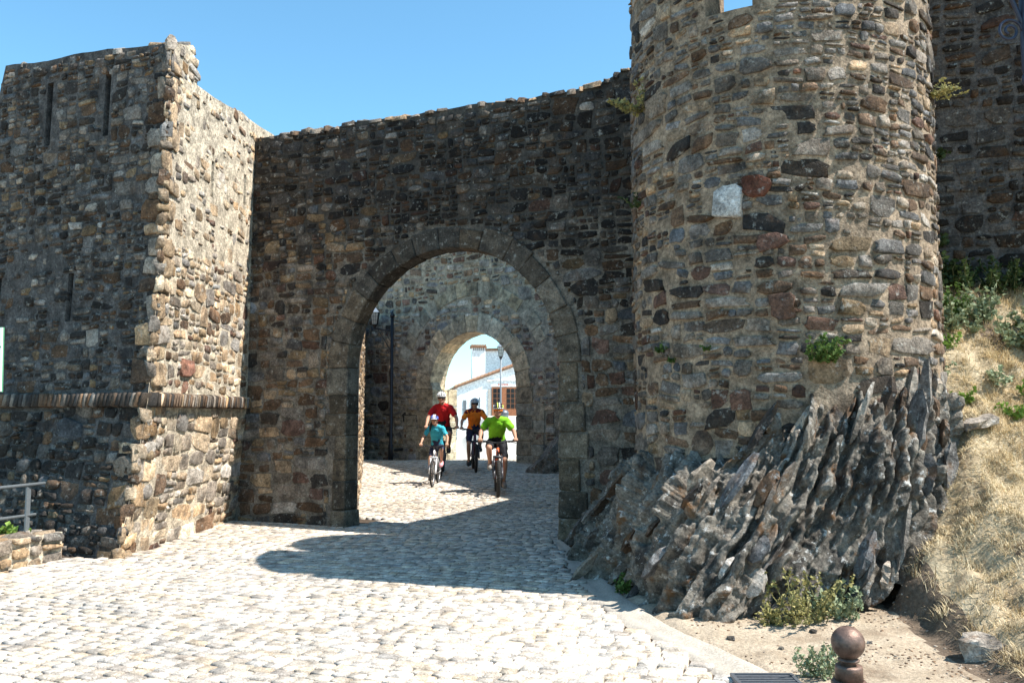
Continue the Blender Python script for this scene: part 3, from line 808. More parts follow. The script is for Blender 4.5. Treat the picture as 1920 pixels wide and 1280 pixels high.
for (ptf, L, topf, dn) in ((fpt, 2.86, f_top, Vector((.392, .92, 0))), (rpt, RL - .05, r_top, Vector((-1, 0, 0)))):
    u = 0.0
    while u < L:
        w = rg.uniform(.08, .2)
        if u < .2: u += .1; continue
        p0 = ptf(min(u + w / 2, L), topf(min(u + w / 2, L))) + dn * .2
        tu = (ptf(u + .1, 5.5) - ptf(u, 5.5)).normalized(); tu.z = 0; tu.normalize()
        items.append((p0 + Vector((0, 0, -.025 + rg.uniform(-.01, .01))), tu, Vector((-tu.y, tu.x, 0)), Vector((0, 0, 1)), w, .38, .03, pick(rg, {'grey': 3, 'light': 2, 'tan': 1})))
        u += w
lay_stones(bast, items, 'stone', 300)
def brick_me(rg):
    V, F = sett_template(rg); return V, F
for (ptf, L, front) in ((fpt, 3.1, True), (rpt, 3.1, False)):
    u = .0
    while u < L:
        w = rng.uniform(.055, .08)
        pp = ptf(u + w / 2, 1.72)
        if not front and (pp - A0).dot(NB) > -.05: break
        m_ = bpy.data.objects.new('brick', SETT_ME[rng.randrange(len(SETT_ME))]); col.objects.link(m_)
        m_.parent = bast; m_.matrix_parent_inverse = Matrix.Translation(-Vector(bast.location))
        p1 = ptf(u + w / 2 + .05, 1.72); tu = (p1 - pp).normalized(); nn = Vector((-.392, -.92, 0)) if front else Vector((1, 0, 0))
        tilt = R(rng.uniform(8, 20)) * (1 if front else -1); up = Vector((0, 0, 1))
        U = tu * math.cos(tilt) + up * math.sin(tilt); Vv = nn.cross(U) * (1 if nn.cross(U).z > 0 else -1); Nn = nn
        mm = Matrix.Identity(4); ww, hh, dd = w * .44, .082, .075
        for r_ in range(3): mm[r_][0] = U[r_] * ww; mm[r_][1] = Vv[r_] * hh; mm[r_][2] = Nn[r_] * dd; mm[r_][3] = (pp + nn * .01)[r_]
        m_.matrix_basis = mm; m_.color = (*pick(rng, {'brown': 2, 'dark': 5, 'grey': 2} if front else {'brown': 3, 'tan': 1, 'grey': 3, 'dark': 2}), 1)
        u += w

# ------------------------------------------------------------------ curtain wall behind the tower
CO = A0 + NB * .55
curt = thing('curtain_wall', 'tall shaded rubble curtain wall with ivy above the grass bank', 'wall', tuple(CO + E1 * 7.2))
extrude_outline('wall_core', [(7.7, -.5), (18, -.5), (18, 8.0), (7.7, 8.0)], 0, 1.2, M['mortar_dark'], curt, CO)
rg = random.Random(14); items = []
for (a, b, c, d) in split_cells(4.6, 5.6, lambda u, v: (.25, .135), rg, 2.3):
    us, vz = 7.75 + (a + c) / 2, (b + d) / 2
    us += .05 * n1(us * 1.2, vz, 81); vz += .06 * n1(us, vz * 1.2, 82)
    gap = rg.uniform(.02, .05)
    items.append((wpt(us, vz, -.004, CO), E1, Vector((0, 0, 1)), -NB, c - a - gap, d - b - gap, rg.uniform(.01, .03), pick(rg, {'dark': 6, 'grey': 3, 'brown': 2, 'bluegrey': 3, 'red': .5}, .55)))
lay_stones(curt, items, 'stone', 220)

# ------------------------------------------------------------------ courtyard: side walls and the inner gate
def dirn(a, b): d_ = (Vector(b) - Vector(a)); L = d_.length; d_.normalize(); return d_, L
D0 = Vector((-2.37, 12.92, 0)); De, DL = dirn(D0, Vector((-4.75, 27.2, 0))); Dn = Vector((De.y, -De.x, 0))
cw = thing('courtyard_wall', 'sunlit rubble side wall of the courtyard between the two gates', 'wall', tuple(D0))
extrude_outline('wall_core', [(0, -.5), (DL, -.5), (DL, 4.6), (0, 4.6)], 0, .8, M['mortar_sunlit'], cw, D0, De, -Dn)
rg = random.Random(15); items = []
for (a, b, c, d) in split_cells(DL, 4.7, lambda u, v: (.3, .15), rg, -.05):
    us, vz = (a + c) / 2, (b + d) / 2 + float(.2 * min(1, max(0, (a - 1) / 10)))
    if vz > 4.5: continue
    gap = rg.uniform(.012, .03)
    items.append((D0 + De * us + Vector((0, 0, vz)) - Dn * .004, De, Vector((0, 0, 1)), Dn, c - a - gap, d - b - gap, rg.uniform(.03, .07), pick(rg, {'tan': 3, 'sand': 3, 'ochre': 2, 'grey': 2, 'brown': 1})))
lay_stones(cw, items, 'stone', 140)
X0 = A0 + E1 * 6.15 + NB * .9
m1 = thing('courtyard_side_wall', 'rubble wall closing the courtyard behind the round tower', 'wall', tuple(X0))
extrude_outline('wall_core', [(0, -.5), (5.6, -.5), (5.6, 5.5), (0, 5.5)], 0, .8, M['mortar_grey'], m1, X0, NB, E1)
B0 = Vector((-5.0, 26.92, 0)); Be = Vector((.84, -.545, 0)).normalized(); Bn = Vector((-Be.y, Be.x, 0))   # inner gate front line
F0 = Vector((6.55, 12.3, 0)); Fe, FLn = dirn(F0, Vector((1.62, 22.35, 0)))
m2 = thing('gatehouse_flank', 'tall rubble flank of the inner gatehouse beside the courtyard', 'wall', tuple(F0))
extrude_outline('wall_core', [(0, -.5), (FLn, -.5), (FLn, 9.4), (0, 9.4)], 0, 1.0, M['mortar_grey'], m2, F0, Fe, Vector((-Fe.y, Fe.x, 0)) * -1)

def b_s(X): return (X - B0.x) / Be.x
BL, BR = b_s(-2.42), b_s(.12); BM = (BL + BR) / 2; BH = (BR - BL) / 2; BSP, BRISE = 2.30, 1.60
inner = thing('inner_gate_wall', 'rubble wall with a pointed ashlar arch across the courtyard', 'wall', tuple(B0))
extrude_outline('wall_core', [(-.6, -.5), (BL + .1, -.5), (BL + .1, BSP)] + arch_outline(BM, BH + .01, BSP, 24, BRISE + .01)[1:-1] + [(BR + .01, BSP), (BR + .01, -.5), (9.3, -.5), (9.3, 9.4), (-.6, 9.4)], 0, .42, M['mortar_inner'], inner, B0, Be, Bn)
NV2 = 13
for k in range(NV2):
    voussoir(inner, math.pi * k / NV2, math.pi * (k + 1) / NV2, BH, BH + .48 + rng.uniform(-.05, .06), -.03, .74, gcol((.47, .405, .30)), BM, BSP, B0, Be, Bn, BRISE / BH)
for k in range(17):                                    # relieving arch above
    if rng.random() < .12: continue
    voussoir(inner, math.pi * (.10 + .8 * k / 17), math.pi * (.10 + .8 * (k + 1) / 17), BH + .95, BH + 1.32 + rng.uniform(-.06, .06), -.02, .3, gcol((.34, .30, .23)), BM, BSP - .05, B0, Be, Bn, 1.1)
for side in (-1, 1):
    for lay in range(2):
        z = .1
        while z < BSP - .01:
            h = rng.uniform(.30, .44); h = h if BSP - z - h > .2 else BSP - z
            wid = rng.uniform(.45, .62); base = .12 if side < 0 else 0
            a, b = (BL + base - wid, BL + base) if side < 0 else (BR, BR + wid)
            if lay == 1: a, b = (a - rng.uniform(.4, .6), a - .012) if side < 0 else (b + .012, b + rng.uniform(.25, .45))
            if not (lay == 1 and rng.random() < .25): block(inner, a, b, z + .006, z + h - .006, -.03, (.42 if side < 0 else .72) if lay == 0 else .2, gcol((.37, .32, .235) if side < 0 else (.29, .255, .20)), B0, Be, Bn)
            z += h
z = .1                                                # sunlit pier behind the arch
while z < BSP - .05:
    h = rng.uniform(.34, .48); h = h if not BSP - .3 < z + h < BSP + .2 else BSP - z; q = rng.uniform(.4, .6)
    if z < BSP - .05: block(inner, BL - .5, BL + .13, z + .006, z + h - .006, .46, .46 + q * .5 - .006, gcol((.46, .40, .29)), B0, Be, Bn)
    block(inner, BL - .5, BL + .13, z + .006, z + h - .006, .46 + q * .5 + .006 if z < BSP - .05 else .46, 1.16, gcol((.46, .40, .29)), B0, Be, Bn)
    z += h
rg = random.Random(16); items = []
def in_b(s, z):
    if BL - .5 < s < BR + .5 and z < BSP: return True
    if z >= BSP - .05:
        k = math.hypot((s - BM), (z - BSP) / (BRISE / BH))
        if k < BH + .38: return True
        k2 = math.hypot(s - BM, (z - BSP + .05) / 1.1)
        if BH + .92 < k2 < BH + 1.3 and z > BSP + .6: return True
    return False
for (a, b, c, d) in split_cells(8.6, 6.6, lambda u, v: (.30, .17), rg, .05):
    us, vz = (a + c) / 2, (b + d) / 2
    us += .07 * n1(us * 1.2, vz, 91); vz += .07 * n1(us, vz * 1.2, 92)
    if in_b(us, vz) or in_b(us - (c - a) * .3, vz) or in_b(us + (c - a) * .3, vz): continue
    gap = rg.uniform(.03, .07)
    items.append((wpt(us, vz, -.004, B0, Be, Bn), Be, Vector((0, 0, 1)), -Bn, c - a - gap, d - b - gap, rg.uniform(.008, .03), pick(rg, {'grey': 3, 'bluegrey': 2, 'dark': 1.3, 'brown': 2, 'red': 1.4, 'tan': 2, 'ochre': 1.2, 'light': 1.3}, 1.55)))  # raised gain puts the courtyard's bounce light into the stone colour
lay_stones(inner, items, 'stone', 260)

# ------------------------------------------------------------------ schist outcrop under the tower
def bez(Fp, Cp, Tp, q): return Fp * (1 - q) ** 2 + Cp * 2 * q * (1 - q) + Tp * q * q
FT = np.array([(.60, 10.35, -.1), (.66, 9.7, -.1), (.74, 9.0, -.1), (.84, 8.1, -.1), (1.00, 7.25, -.1), (1.24, 6.55, -.1), (1.55, 6.42, -.05), (1.9, 6.5, -.05), (2.25, 6.55, .0), (2.65, 6.62, .1), (3.05, 6.72, .35), (3.35, 6.95, .60), (3.62, 7.2, .8), (3.70, 7.55, .9)])
TT = np.array([(1.0, 10.45, .25), (1.12, 10.0, .6), (1.28, 9.5, .9), (1.36, 8.8, 1.1), (1.36, 7.95, 1.12), (1.58, 7.48, 1.16), (1.92, 7.2, 1.32), (2.25, 7.06, 1.52), (2.55, 7.02, 1.62), (2.9, 7.04, 1.66), (3.25, 7.2, 1.74), (3.5, 7.4, 1.78), (3.60, 7.62, 1.85), (3.5, 7.8, 1.6)])
CT = (FT + TT) / 2; CT[:, 2] = FT[:, 2] + (TT[:, 2] - FT[:, 2]) * np.linspace(.62, 1.0, 14)
out = CT[:, :2] - np.array([TC.x, TC.y]); out /= np.linalg.norm(out, axis=1)[:, None]; CT[:, :2] += out * np.linspace(.02, .36, 14)[:, None]
npp, nq = 520, 170
pp = np.linspace(0, 13, npp)
def along(Tb): return np.stack([np.interp(pp, np.arange(14), Tb[:, k]) for k in range(3)], 1)
q = np.linspace(0, 1, nq)[None, :, None]
P = bez(along(FT)[:, None, :], along(CT)[:, None, :], along(TT)[:, None, :], q)
nrm = np.cross(np.gradient(P, axis=0), np.gradient(P, axis=1)); nrm /= np.linalg.norm(nrm, axis=2)[..., None] + 1e-9
ctr = P - np.array([TC.x, TC.y + .3, .3]); sgn = np.sign((nrm * ctr).sum(2))[..., None]; nrm *= sgn
X, Y, Z = P[..., 0], P[..., 1], P[..., 2]
lean = np.interp(X + (8.5 - Y) * .0, [1.0, 2.2, 3.6], [.80, .62, .12])      # beds lean, upright towards the bank
arc = np.concatenate([[0], np.cumsum(np.linalg.norm(np.diff(along((FT + TT) / 2)[:, :2], axis=0), axis=1))])[:, None]
w_ = (arc - lean * Z) * .9 + .05 * fbm(X * 1.2, Y * 1.2, Z * 1.2, 101, 3) + .03 * fbm(X * 6, Y * 6, Z * 6, 102, 3)
lay = w_ / .06; li = np.floor(lay); lf = lay - li
ax_ = Z + .2 * arc                                          # runs along each bed
prot = _hash(li, li * 0, li * 0, 7) * .17 - .05
blk = np.floor(ax_ * 2.6 + .25 * vnoise(X * 7, Y * 7, Z * 7, 110) + 7 * _hash(li, li * 0, li * 0, 8)); prot = prot + .15 * (_hash(li, blk, li * 0, 9) - .5)
prot = prot + .05 * vnoise(li * 3.7, ax_ * 2.2, Y * 1.5, 103) + .03 * vnoise(li * 5.3, ax_ * 6, Y * 5, 104)
lay2 = w_ / .03; l2 = np.floor(lay2)
blk2 = np.floor(ax_ * 9 + 5 * _hash(l2, l2 * 0, l2 * 0, 10)); prot = prot + .03 * (_hash(l2, blk2, l2 * 0, 11) - .5) + .012 * vnoise(l2 * 1.9, ax_ * 4, Y * 3, 105) + .03 * fbm(X * 9, Y * 9, Z * 9, 106, 4)
prot = prot + .07 * np.maximum(0, vnoise(X * 1.3, Y * 1.3, Z * 1.1, 107)) * (q[..., 0] < .97) - .14 * np.maximum(0, vnoise(X * 1.7, Y * 1.7, Z * 1.5, 108) - .1)
edge = np.minimum(1, np.minimum(pp, 13.3 - pp) / 1.6)[:, None] * np.minimum(1, (1 - q[..., 0]) / .08 + .35)
pad = np.pad(prot, ((2, 2), (1, 1)), 'edge')
pad = sum(k_ * pad[i_:i_ + npp] for i_, k_ in enumerate((.0, .14, .72, .14, .0))); prot = .2 * pad[:, :-2] + .6 * pad[:, 1:-1] + .2 * pad[:, 2:] + .010 * fbm(X * 22, Y * 22, Z * 22, 109, 3)
P = P + nrm * (prot * edge)[..., None]
rock = thing('rock_outcrop', 'jagged tilted schist outcrop with lichen at the tower foot', 'rock', (1.8, 7.0, 0))
keep(obj('rock_body', grid_mesh('rock_body', P, M['rock'], False)), rock)
rg = random.Random(21)
def slab_mesh(rg):
    V, F = [], []; n = 6
    for i in range(n):
        f = i / (n - 1) * 2 - 1; tp = (1 - abs(f) ** 3 * .6)
        for (a, b) in ((-1, -1), (1, -1), (1, 1), (-1, 1)):
            V.append((f + rg.uniform(-.05, .05), a * tp * rg.uniform(.6, 1.1), b * tp * rg.uniform(.6, 1.1)))
    for i in range(n - 1):
        for k in range(4):
            F.append((4 * i + k, 4 * i + (k + 1) % 4, 4 * i + 4 + (k + 1) % 4, 4 * i + 4 + k))
    F += [(3, 2, 1, 0), tuple(4 * n - 4 + k for k in range(4))]
    m = MB(); m.add(V, F); return m.mesh('slab', M['rock_o'])
SLAB = [slab_mesh(rg) for _ in range(12)]
for k in range(70):
    i = int(rg.uniform(.03, .86) * npp); j = int(rg.uniform(.02, .93) * nq)
    p = Vector(P[i, j]); nn = Vector(nrm[i, j]); le = float(np.interp(p.x, [1.0, 2.2, 3.6], [.80, .62, .12]))
    ax = Vector((le, 0, 1)).normalized(); ax = (ax + nn * rg.uniform(-.25, .0)).normalized()
    tg = Vector(P[min(npp - 1, i + 6), j] - P[max(0, i - 6), j]); tg.z = 0; tg.normalize(); bed = (tg - Vector((0, 0, le))).normalized(); bed = (bed - ax * bed.dot(ax)).normalized(); th_ = ax.cross(bed)
    L_, w2, t2 = rg.uniform(.10, .30), rg.uniform(.05, .10), rg.uniform(.016, .038)
    o = bpy.data.objects.new('slab', SLAB[rg.randrange(12)]); col.objects.link(o); o.parent = rock; o.matrix_parent_inverse = Matrix.Translation(-Vector(rock.location))
    mm = Matrix.Identity(4)
    for r_ in range(3): mm[r_][0] = ax[r_] * L_; mm[r_][1] = th_[r_] * w2; mm[r_][2] = bed[r_] * t2; mm[r_][3] = (p + nn * rg.uniform(-.01, .03))[r_]
    o.matrix_basis = mm; o.color = (*pick(rg, {'dark': 1, 'grey': 4, 'bluegrey': 2, 'brown': 2, 'light': 2}, .95), 1)

# ------------------------------------------------------------------ loose rocks
def boulder(name, loc, size, label, mat, rz=0, seed=0, tilt=(0, 0), cat='rock', group=None):
    m = MB()
    def fn(d):
        k = 1 + .30 * n1(d.x * 1.7 + seed * 9, d.y * 1.7 + d.z * 2.3, 111 + seed) + .12 * n1(d.x * 4 + d.z * 3, d.y * 4 + seed, 112)
        q_ = Vector((max(-.72, min(.72, d.x)), max(-.72, min(.72, d.y)), max(-.6, min(.62, d.z)))) * 1.35
        return q_ * k
    m.ball((0, 0, 0), size, 14, 9, 0, fn)
    o = m.build(name, M[mat]); o.location = loc; o.rotation_euler = (tilt[0], tilt[1], rz); o.color = (.36, .31, .26, 1)
    return tag(o, label, cat, group)
boulder('boulder', (3.97, 7.28, float(bank_z(3.97, 7.28)) + .03), (.15, .10, .045), 'flat pinkish rock lying on the dry grass bank', 'rock_o', .4, 1, (0, -.25))
boulder('boulder', (1.02, 20.6, .35), (.62, .35, .45), 'dark slanting schist boulder inside the courtyard beside the arch', 'rock', .3, 2, (.0, -.75))
boulder('boulder', (2.86, 5.32, .10), (.09, .12, .12), 'rounded grey stone poking from the cut edge of the bank', 'rock_o', .8, 3)
for k, (x_, y_, r_) in enumerate([(1.13, 6.06, .028), (1.22, 5.86, .016), (1.17, 5.87, .014), (1.5, 6.0, .02), (1.75, 5.7, .014), (2.1, 6.1, .018), (2.35, 5.75, .014)]):
    boulder('pebble', (x_, y_, float(bank_z(x_, y_)) + r_ * .5), (r_ * 1.3, r_, r_ * .8), 'small brown stone lying loose on the pale dirt apron', 'rock', k, k + 4, cat='stone', group='loose stones on the dirt apron')

# ------------------------------------------------------------------ low wall and railing by the bastion
L0 = Vector((-5.35, 7.6, 0)); Le, LL = dirn(L0, Vector((-4.80, 9.25, 0))); Ln = Vector((Le.y, -Le.x, 0))
low = thing('low_wall', 'low sunlit stone wall ending at the bastion base', 'wall', tuple(L0))
extrude_outline('wall_core', [(-3, -.4), (LL, -.4), (LL, .31), (-3, .27)], 0, .38, M['mortar_sunlit'], low, L0, Le, -Ln)
rg = random.Random(17); items = []
for (a, b, c, d) in split_cells(LL + 1.5, .38, lambda u, v: (.26, .17), rg, -.06):
    us, vz = (a + c) / 2 - 1.5, (b + d) / 2; gap = rg.uniform(.014, .03)
    items.append((L0 + Le * us + Vector((0, 0, vz)), Le, Vector((0, 0, 1)), Ln, c - a - gap, d - b - gap, rg.uniform(.03, .05), pick(rg, {'tan': 3, 'sand': 2, 'ochre': 2, 'grey': 2, 'light': 1}, 1.05)))
u = -1.5
while u < LL - .05:
    w = rg.uniform(.18, .36); w = min(w, LL - u)
    for t_ in (.1, .29): items.append((L0 + Le * (u + w / 2) - Ln * t_ + Vector((0, 0, .29)), Le, -Ln, Vector((0, 0, 1)), w, .2, .04, pick(rg, {'light': 2, 'tan': 2, 'grey': 2})))
    u += w
for k in range(3): items.append((L0 + Le * (LL + .0) - Ln * (.08 + k * .11) + Vector((0, 0, .12 + .06 * (k % 2))), -Ln, Vector((0, 0, 1)), Le, .12, .2, .03, pick(rg, {'tan': 2, 'grey': 2})))
lay_stones(low, items, 'stone', 60)
rail = thing('railing', 'grey steel handrail with two bars above the low wall', 'railing', (-5.1, 9.1, .25))
for (x_, y_) in ((-5.10, 9.10), (-5.62, 7.5)):
    m = MB(); m.box((x_, y_, .52), (.016, .075, .60)); keep(m.build('post', M['steel']), rail)
m = MB(); m.tube([(-6.3, 5.4, .80), (-5.62, 7.5, .80), (-5.03, 9.28, .82)], .018, 10); keep(m.build('handrail', M['steel'], smooth=True), rail)
m = MB(); m.tube([(-6.3, 5.4, .49), (-5.62, 7.5, .49), (-5.07, 9.2, .50)], .016, 10); keep(m.build('lower_bar', M['steel'], smooth=True), rail)
sign = thing('sign', 'white panel sign with green edge on a slim grey post', 'sign', (-4.75, 7.5, 0))
m = MB(); m.tube([(-4.75, 7.52, -.1), (-4.75, 7.52, 2.2)], .03, 10); keep(m.build('post', M['steel'], smooth=True), sign)
rm = Matrix.Rotation(R(-1.5), 3, 'Y')
m = MB(); m.box((-4.77, 7.48, 2.03), (.585, .02, .56), rm); keep(m.build('panel', M['signwhite']), sign)
m = MB(); m.box((-4.77, 7.466, 2.14), (.57, .004, .012), rm); keep(m.build('stripe', M['signgreen']), sign)
m = MB(); m.box((-4.77, 7.49, 2.03), (.595, .012, .57), rm); keep(m.build('edge_frame', M['signgreen']), sign)

# ------------------------------------------------------------------ bollard and drain
bol = thing('bollard', 'brown cast iron bollard topped with a round ball', 'bollard', (1.17, 3.05, -.02))
m = MB(); m.lathe([(.062, 0), (.062, .04), (.055, .06), (.052, .50), (.055, .64), (.060, .645), (.060, .655), (.054, .662)], seg=32); m.build('shaft', M['bollard'], bol, True)
m = MB(); m.lathe([(.047, .662), (.046, .705), (.044, .712), (.024, .713)], seg=32); m.build('collar', M['bollard'], bol, True)
m = MB(); m.lathe([(.026, .708), (.024, .722), (.036, .727), (.037, .732), (.026, .738)], seg=32); m.build('neck_ring', M['bollard'], bol, True)
m = MB(); m.ball((0, 0, .788), .0565, 32, 20); m.build('ball', M['bollard'], bol, True)
dr = thing('drain_grate', 'grey iron drain grate with parallel slots set in the dirt', 'drain', (1.45, 4.92, .045))
m = MB()
m.box((0, -.19, 0), (.36, .02, .03)); m.box((0, .19, 0), (.36, .02, .03)); m.box((-.17, 0, 0), (.02, .36, .029)); m.box((.17, 0, 0), (.02, .36, .029)); m.build('frame', M['grate'], dr)
for k in range(8):
    m = MB(); m.box((0, -.155 + k * .0443, 0), (.318, .026, .022)); m.build('bar', M['grate'], dr)
m = MB(); m.box((0, 0, -.03), (.37, .41, .012)); m.build('dark_backing', M['black'], dr)  # flat black plate stands for the dark hollow under the bars

# ------------------------------------------------------------------ plants
def plant(name, label, loc, nst, h, spread, leafs, lmat, seed, lean=(0, 0, 1), cat='weed', group=None, density=26, hang=0.0):
    rg = random.Random(seed); t = thing(name, label, cat, loc, 0, group)
    st = MB(); V = []; F = []
    base = Vector(lean).normalized()
    for s in range(nst):
        d = (base + Vector((rg.gauss(0, spread), rg.gauss(0, spread), rg.gauss(0, spread * .5)))).normalized()
        L = h * rg.uniform(.5, 1.0); o_ = Vector((rg.gauss(0, .18 * h), rg.gauss(0, .18 * h), 0)) * (1 - hang)
        pts = []
        for k in range(5):
            f = k / 4; pts.append(o_ + d * L * f + Vector((0, 0, -hang * L * f * f)) + Vector((rg.gauss(0, .02), rg.gauss(0, .02), rg.gauss(0, .02))) * h)
        st.tube(pts, [.006 * h + .0012] * 4 + [.001], 4)
        for k in range(density):
            f = rg.uniform(.1, 1.0); i = min(3, int(f * 4)); p = pts[i].lerp(pts[i + 1], f * 4 - i)
            a = Vector((rg.gauss(0, 1), rg.gauss(0, 1), rg.gauss(.2, .7))).normalized(); b = a.orthogonal().normalized()
            b = (Matrix.Rotation(rg.uniform(0, 6.28), 3, a) @ b); l_ = leafs * rg.uniform(.6, 1.4); w_ = l_ * rg.uniform(.3, .5)
            c_ = a.cross(b) * l_ * .15
            o2 = len(V); V += [p, p + a * l_ * .5 + b * w_ + c_, p + a * l_, p + a * l_ * .5 - b * w_ + c_]; F.append((o2, o2 + 1, o2 + 2, o2 + 3))
    st.build('stem', M['stalk'], t)
    m = MB(); m.add(V, F); m.build('foliage', M[lmat], t)
    return t
def on_tower(deg, z, k=0.0): p = tpt(R(deg), z, TR + k); return tuple(p)
def tn(deg): return (math.cos(R(deg)), math.sin(R(deg)), .5)
plant('wall_weed', 'bright leafy bush growing out of the tower above the rock', on_tower(-93.8, 1.98), 24, .30, .55, .034, 'leaf', 1, (-.05, -.55, .8), density=34)
plant('wall_weed', 'small green tuft low on the tower near the gate arch', on_tower(-153.8, 2.12), 8, .12, .5, .025, 'leaf', 2, tn(-153.8))
plant('wall_weed', 'tiny green sprig under a tuft low on the tower', on_tower(-147.3, 2.02), 5, .08, .5, .02, 'leaf', 3, tn(-147))
plant('wall_weed', 'tiny green sprig alone in tan mortar of the tower', on_tower(-132.6, 2.1), 4, .07, .5, .02, 'leaf', 4, tn(-132))
plant('wall_weed', 'yellowish bush high on the tower edge against the sky', on_tower(-166, 4.45), 12, .32, .5, .035, 'leaf_yellow', 5, tn(-164))
plant('wall_weed', 'dark sprig midway up the tower where it meets the gate wall', on_tower(-171, 3.55), 8, .2, .5, .03, 'leaf_dark', 6, tn(-171))
plant('wall_weed', 'sunlit yellow weed on the tower side facing the bank', on_tower(-36, 4.4), 12, .26, .4, .03, 'leaf_yellow', 7, tn(-36))
for k in range(6):
    s_ = 9.05 + .1 * math.sin(k * 2.1); z_ = 4.75 - .33 * k
    p = wpt(s_, z_, -.03, CO)
    plant('ivy', 'dark ivy tuft climbing the shaded curtain wall', tuple(p), 11, .30, .6, .05, 'leaf_dark', 20 + k, (-.4, -.9, .3), 'ivy', 'ivy tufts on the curtain wall', 22)
rg = random.Random(31)
for k in range(9):
    X_ = 3.95 + k * .20 + rg.uniform(-.06, .06); Y_ = 8.72 - k * .05 + rg.uniform(-.2, .2)
    plant('shrub', ('grey-green leafy shrub at the top of the bank below the wall' if k % 3 else 'deep green leafy shrub among grey-green ones topping the bank'), (X_, Y_, float(bank_z(X_, Y_)) - .03), 20, .42, .5, .045, 'leaf_grey' if k % 3 else 'leaf', 40 + k, cat='shrub', group='shrubs along the top of the bank', density=30)
for k in range(6):
    X_ = 4.3 + k * .28; Y_ = 9.28 - k * .08
    plant('shrub', 'dark green shrub in the shade against the curtain wall', (X_, Y_, float(bank_z(X_, Y_)) - .02), 18, .45, .5, .05, 'leaf_dark', 60 + k, cat='shrub', group='shaded shrubs against the curtain wall', density=26)
for k, (x_, y_) in enumerate([(3.95, 8.0), (4.25, 8.3), (4.5, 7.9), (4.1, 7.75), (4.6, 8.5), (4.35, 7.5), (3.85, 7.7), (4.7, 7.7), (4.45, 7.1), (4.0, 6.4)]):
    plant('bank_weed', ('grey-green weed sprouting from the dry grass bank', 'bright green weed sprouting from the dry grass bank')[k % 2], (x_, y_, float(bank_z(x_, y_)) - .02), 12, .20, .6, .035, ('leaf_grey', 'leaf_bright')[k % 2], 80 + k, group='weeds on the dry bank', density=24)
plant('ground_weed', 'yellow-green weed patch at the foot of the outcrop', (2.12, 6.36, .05), 34, .46, .5, .03, 'leaf_yellow', 101, density=24)
plant('ground_weed', 'leafy green weed clump beside a yellow weed patch', (2.42, 6.42, .06), 24, .32, .5, .035, 'leaf_grey', 102, density=26)
plant('ground_weed', 'low yellowish weeds spreading from the outcrop toward the dirt', (1.9, 6.32, .03), 24, .24, .6, .025, 'leaf_yellow', 103, density=22)
plant('ground_weed', 'small bright green weed where gutter meets outcrop', (.98, 7.5, .04), 14, .16, .5, .035, 'leaf', 104)
plant('ground_weed', 'spindly grey-green weed growing beside the drain grate', (1.80, 5.12, .03), 26, .24, .45, .022, 'leaf_grey', 105, density=26)
plant('ground_weed', 'bright green plant behind the low wall by the railing', (-5.27, 9.0, .22), 20, .20, .6, .06, 'leaf_bright', 106, density=16)

nd = 2600; ex = nrng.uniform(1.3, 3.0, nd); ey = nrng.uniform(4.3, 7.0, nd)
kd = (ex > interp(GUT, ey) + .3) & (ex < interp(FOOT, ey) + .05) & (nrng.random(nd) < np.clip(.25 + .8 * vnoise(ex * 2.2, ey * 2.2, 0, 205) + .5 * np.clip(ex - 2.3, 0, 1), .04, 1))
ex, ey = ex[kd], ey[kd]; nd = len(ex); ez = bank_z(ex, ey); VV, FF, CC = [], [], []
for i in range(nd):
    V_, F_ = SETTS[i % 14]; sc_ = np.array([rng.uniform(.003, .011), rng.uniform(.003, .008), rng.uniform(.002, .006)]); a_ = rng.uniform(0, 6.28); c_, s2 = math.cos(a_), math.sin(a_)
    W_ = V_ * sc_; W_ = np.stack([W_[:, 0] * c_ - W_[:, 1] * s2, W_[:, 0] * s2 + W_[:, 1] * c_, W_[:, 2]], 1) + np.array([ex[i], ey[i], ez[i]])
    VV.append(W_); FF.append(F_ + i * len(V_)); CC.append(np.tile(rng.choice([(.10, .07, .05), (.22, .16, .11), (.30, .25, .2), (.16, .10, .06)]), (len(V_), 1)))
tag(obj('gravel', np_mesh('gravel', np.concatenate(VV), np.concatenate(FF), M['sett_a'], False, np.concatenate(CC))), 'scattered brown grit and crumbs on the dusty apron', 'gravel', kind='stuff')
# dry grass, far too many blades to count
nb_ = 230000
gx = nrng.uniform(2.75, 6.6, nb_); gyy = nrng.uniform(4.2, 9.3, nb_)
keepm = (gx > interp(FOOT, gyy) + .02 + .05 * nrng.random(nb_)) & (gx < .75 * gyy + .3)
dens = vnoise(gx * 1.6, gyy * 1.6, 0, 201); keepm &= nrng.random(nb_) < np.clip(.7 + dens * 1.1, .08, 1)
gx, gyy = gx[keepm], gyy[keepm]
rk = ((gx - TC.x) ** 2 + (gyy - TC.y) ** 2 > 1.45 ** 2) & ~((gyy > 6.75) & (gx < 3.42))
gx, gyy = gx[rk], gyy[rk]; n_ = len(gx); gz = bank_z(gx, gyy)
tcx, tcy = nrng.uniform(2.9, 6, 420), nrng.uniform(4.6, 9.0, 420); ti = nrng.integers(0, 420, 26000)
tx, ty = tcx[ti] + nrng.normal(0, .035, 26000), tcy[ti] + nrng.normal(0, .035, 26000)
tk = (tx > interp(FOOT, ty) + .03) & ~((ty > 6.75) & (tx < 3.5)); tx, ty = tx[tk], ty[tk]
n_a = n_; gx, gyy = np.concatenate([gx, tx]), np.concatenate([gyy, ty]); n_ = len(gx); gz = bank_z(gx, gyy)
flow = 2.5 * vnoise(gx * 1.1, gyy * 1.1, 0, 202) + nrng.normal(0, 1.5, n_); Lg = nrng.uniform(.025, .10, n_) * (1 + .5 * vnoise(gx * 3, gyy * 3, 0, 203)); up = np.abs(nrng.normal(.3, .4, n_))
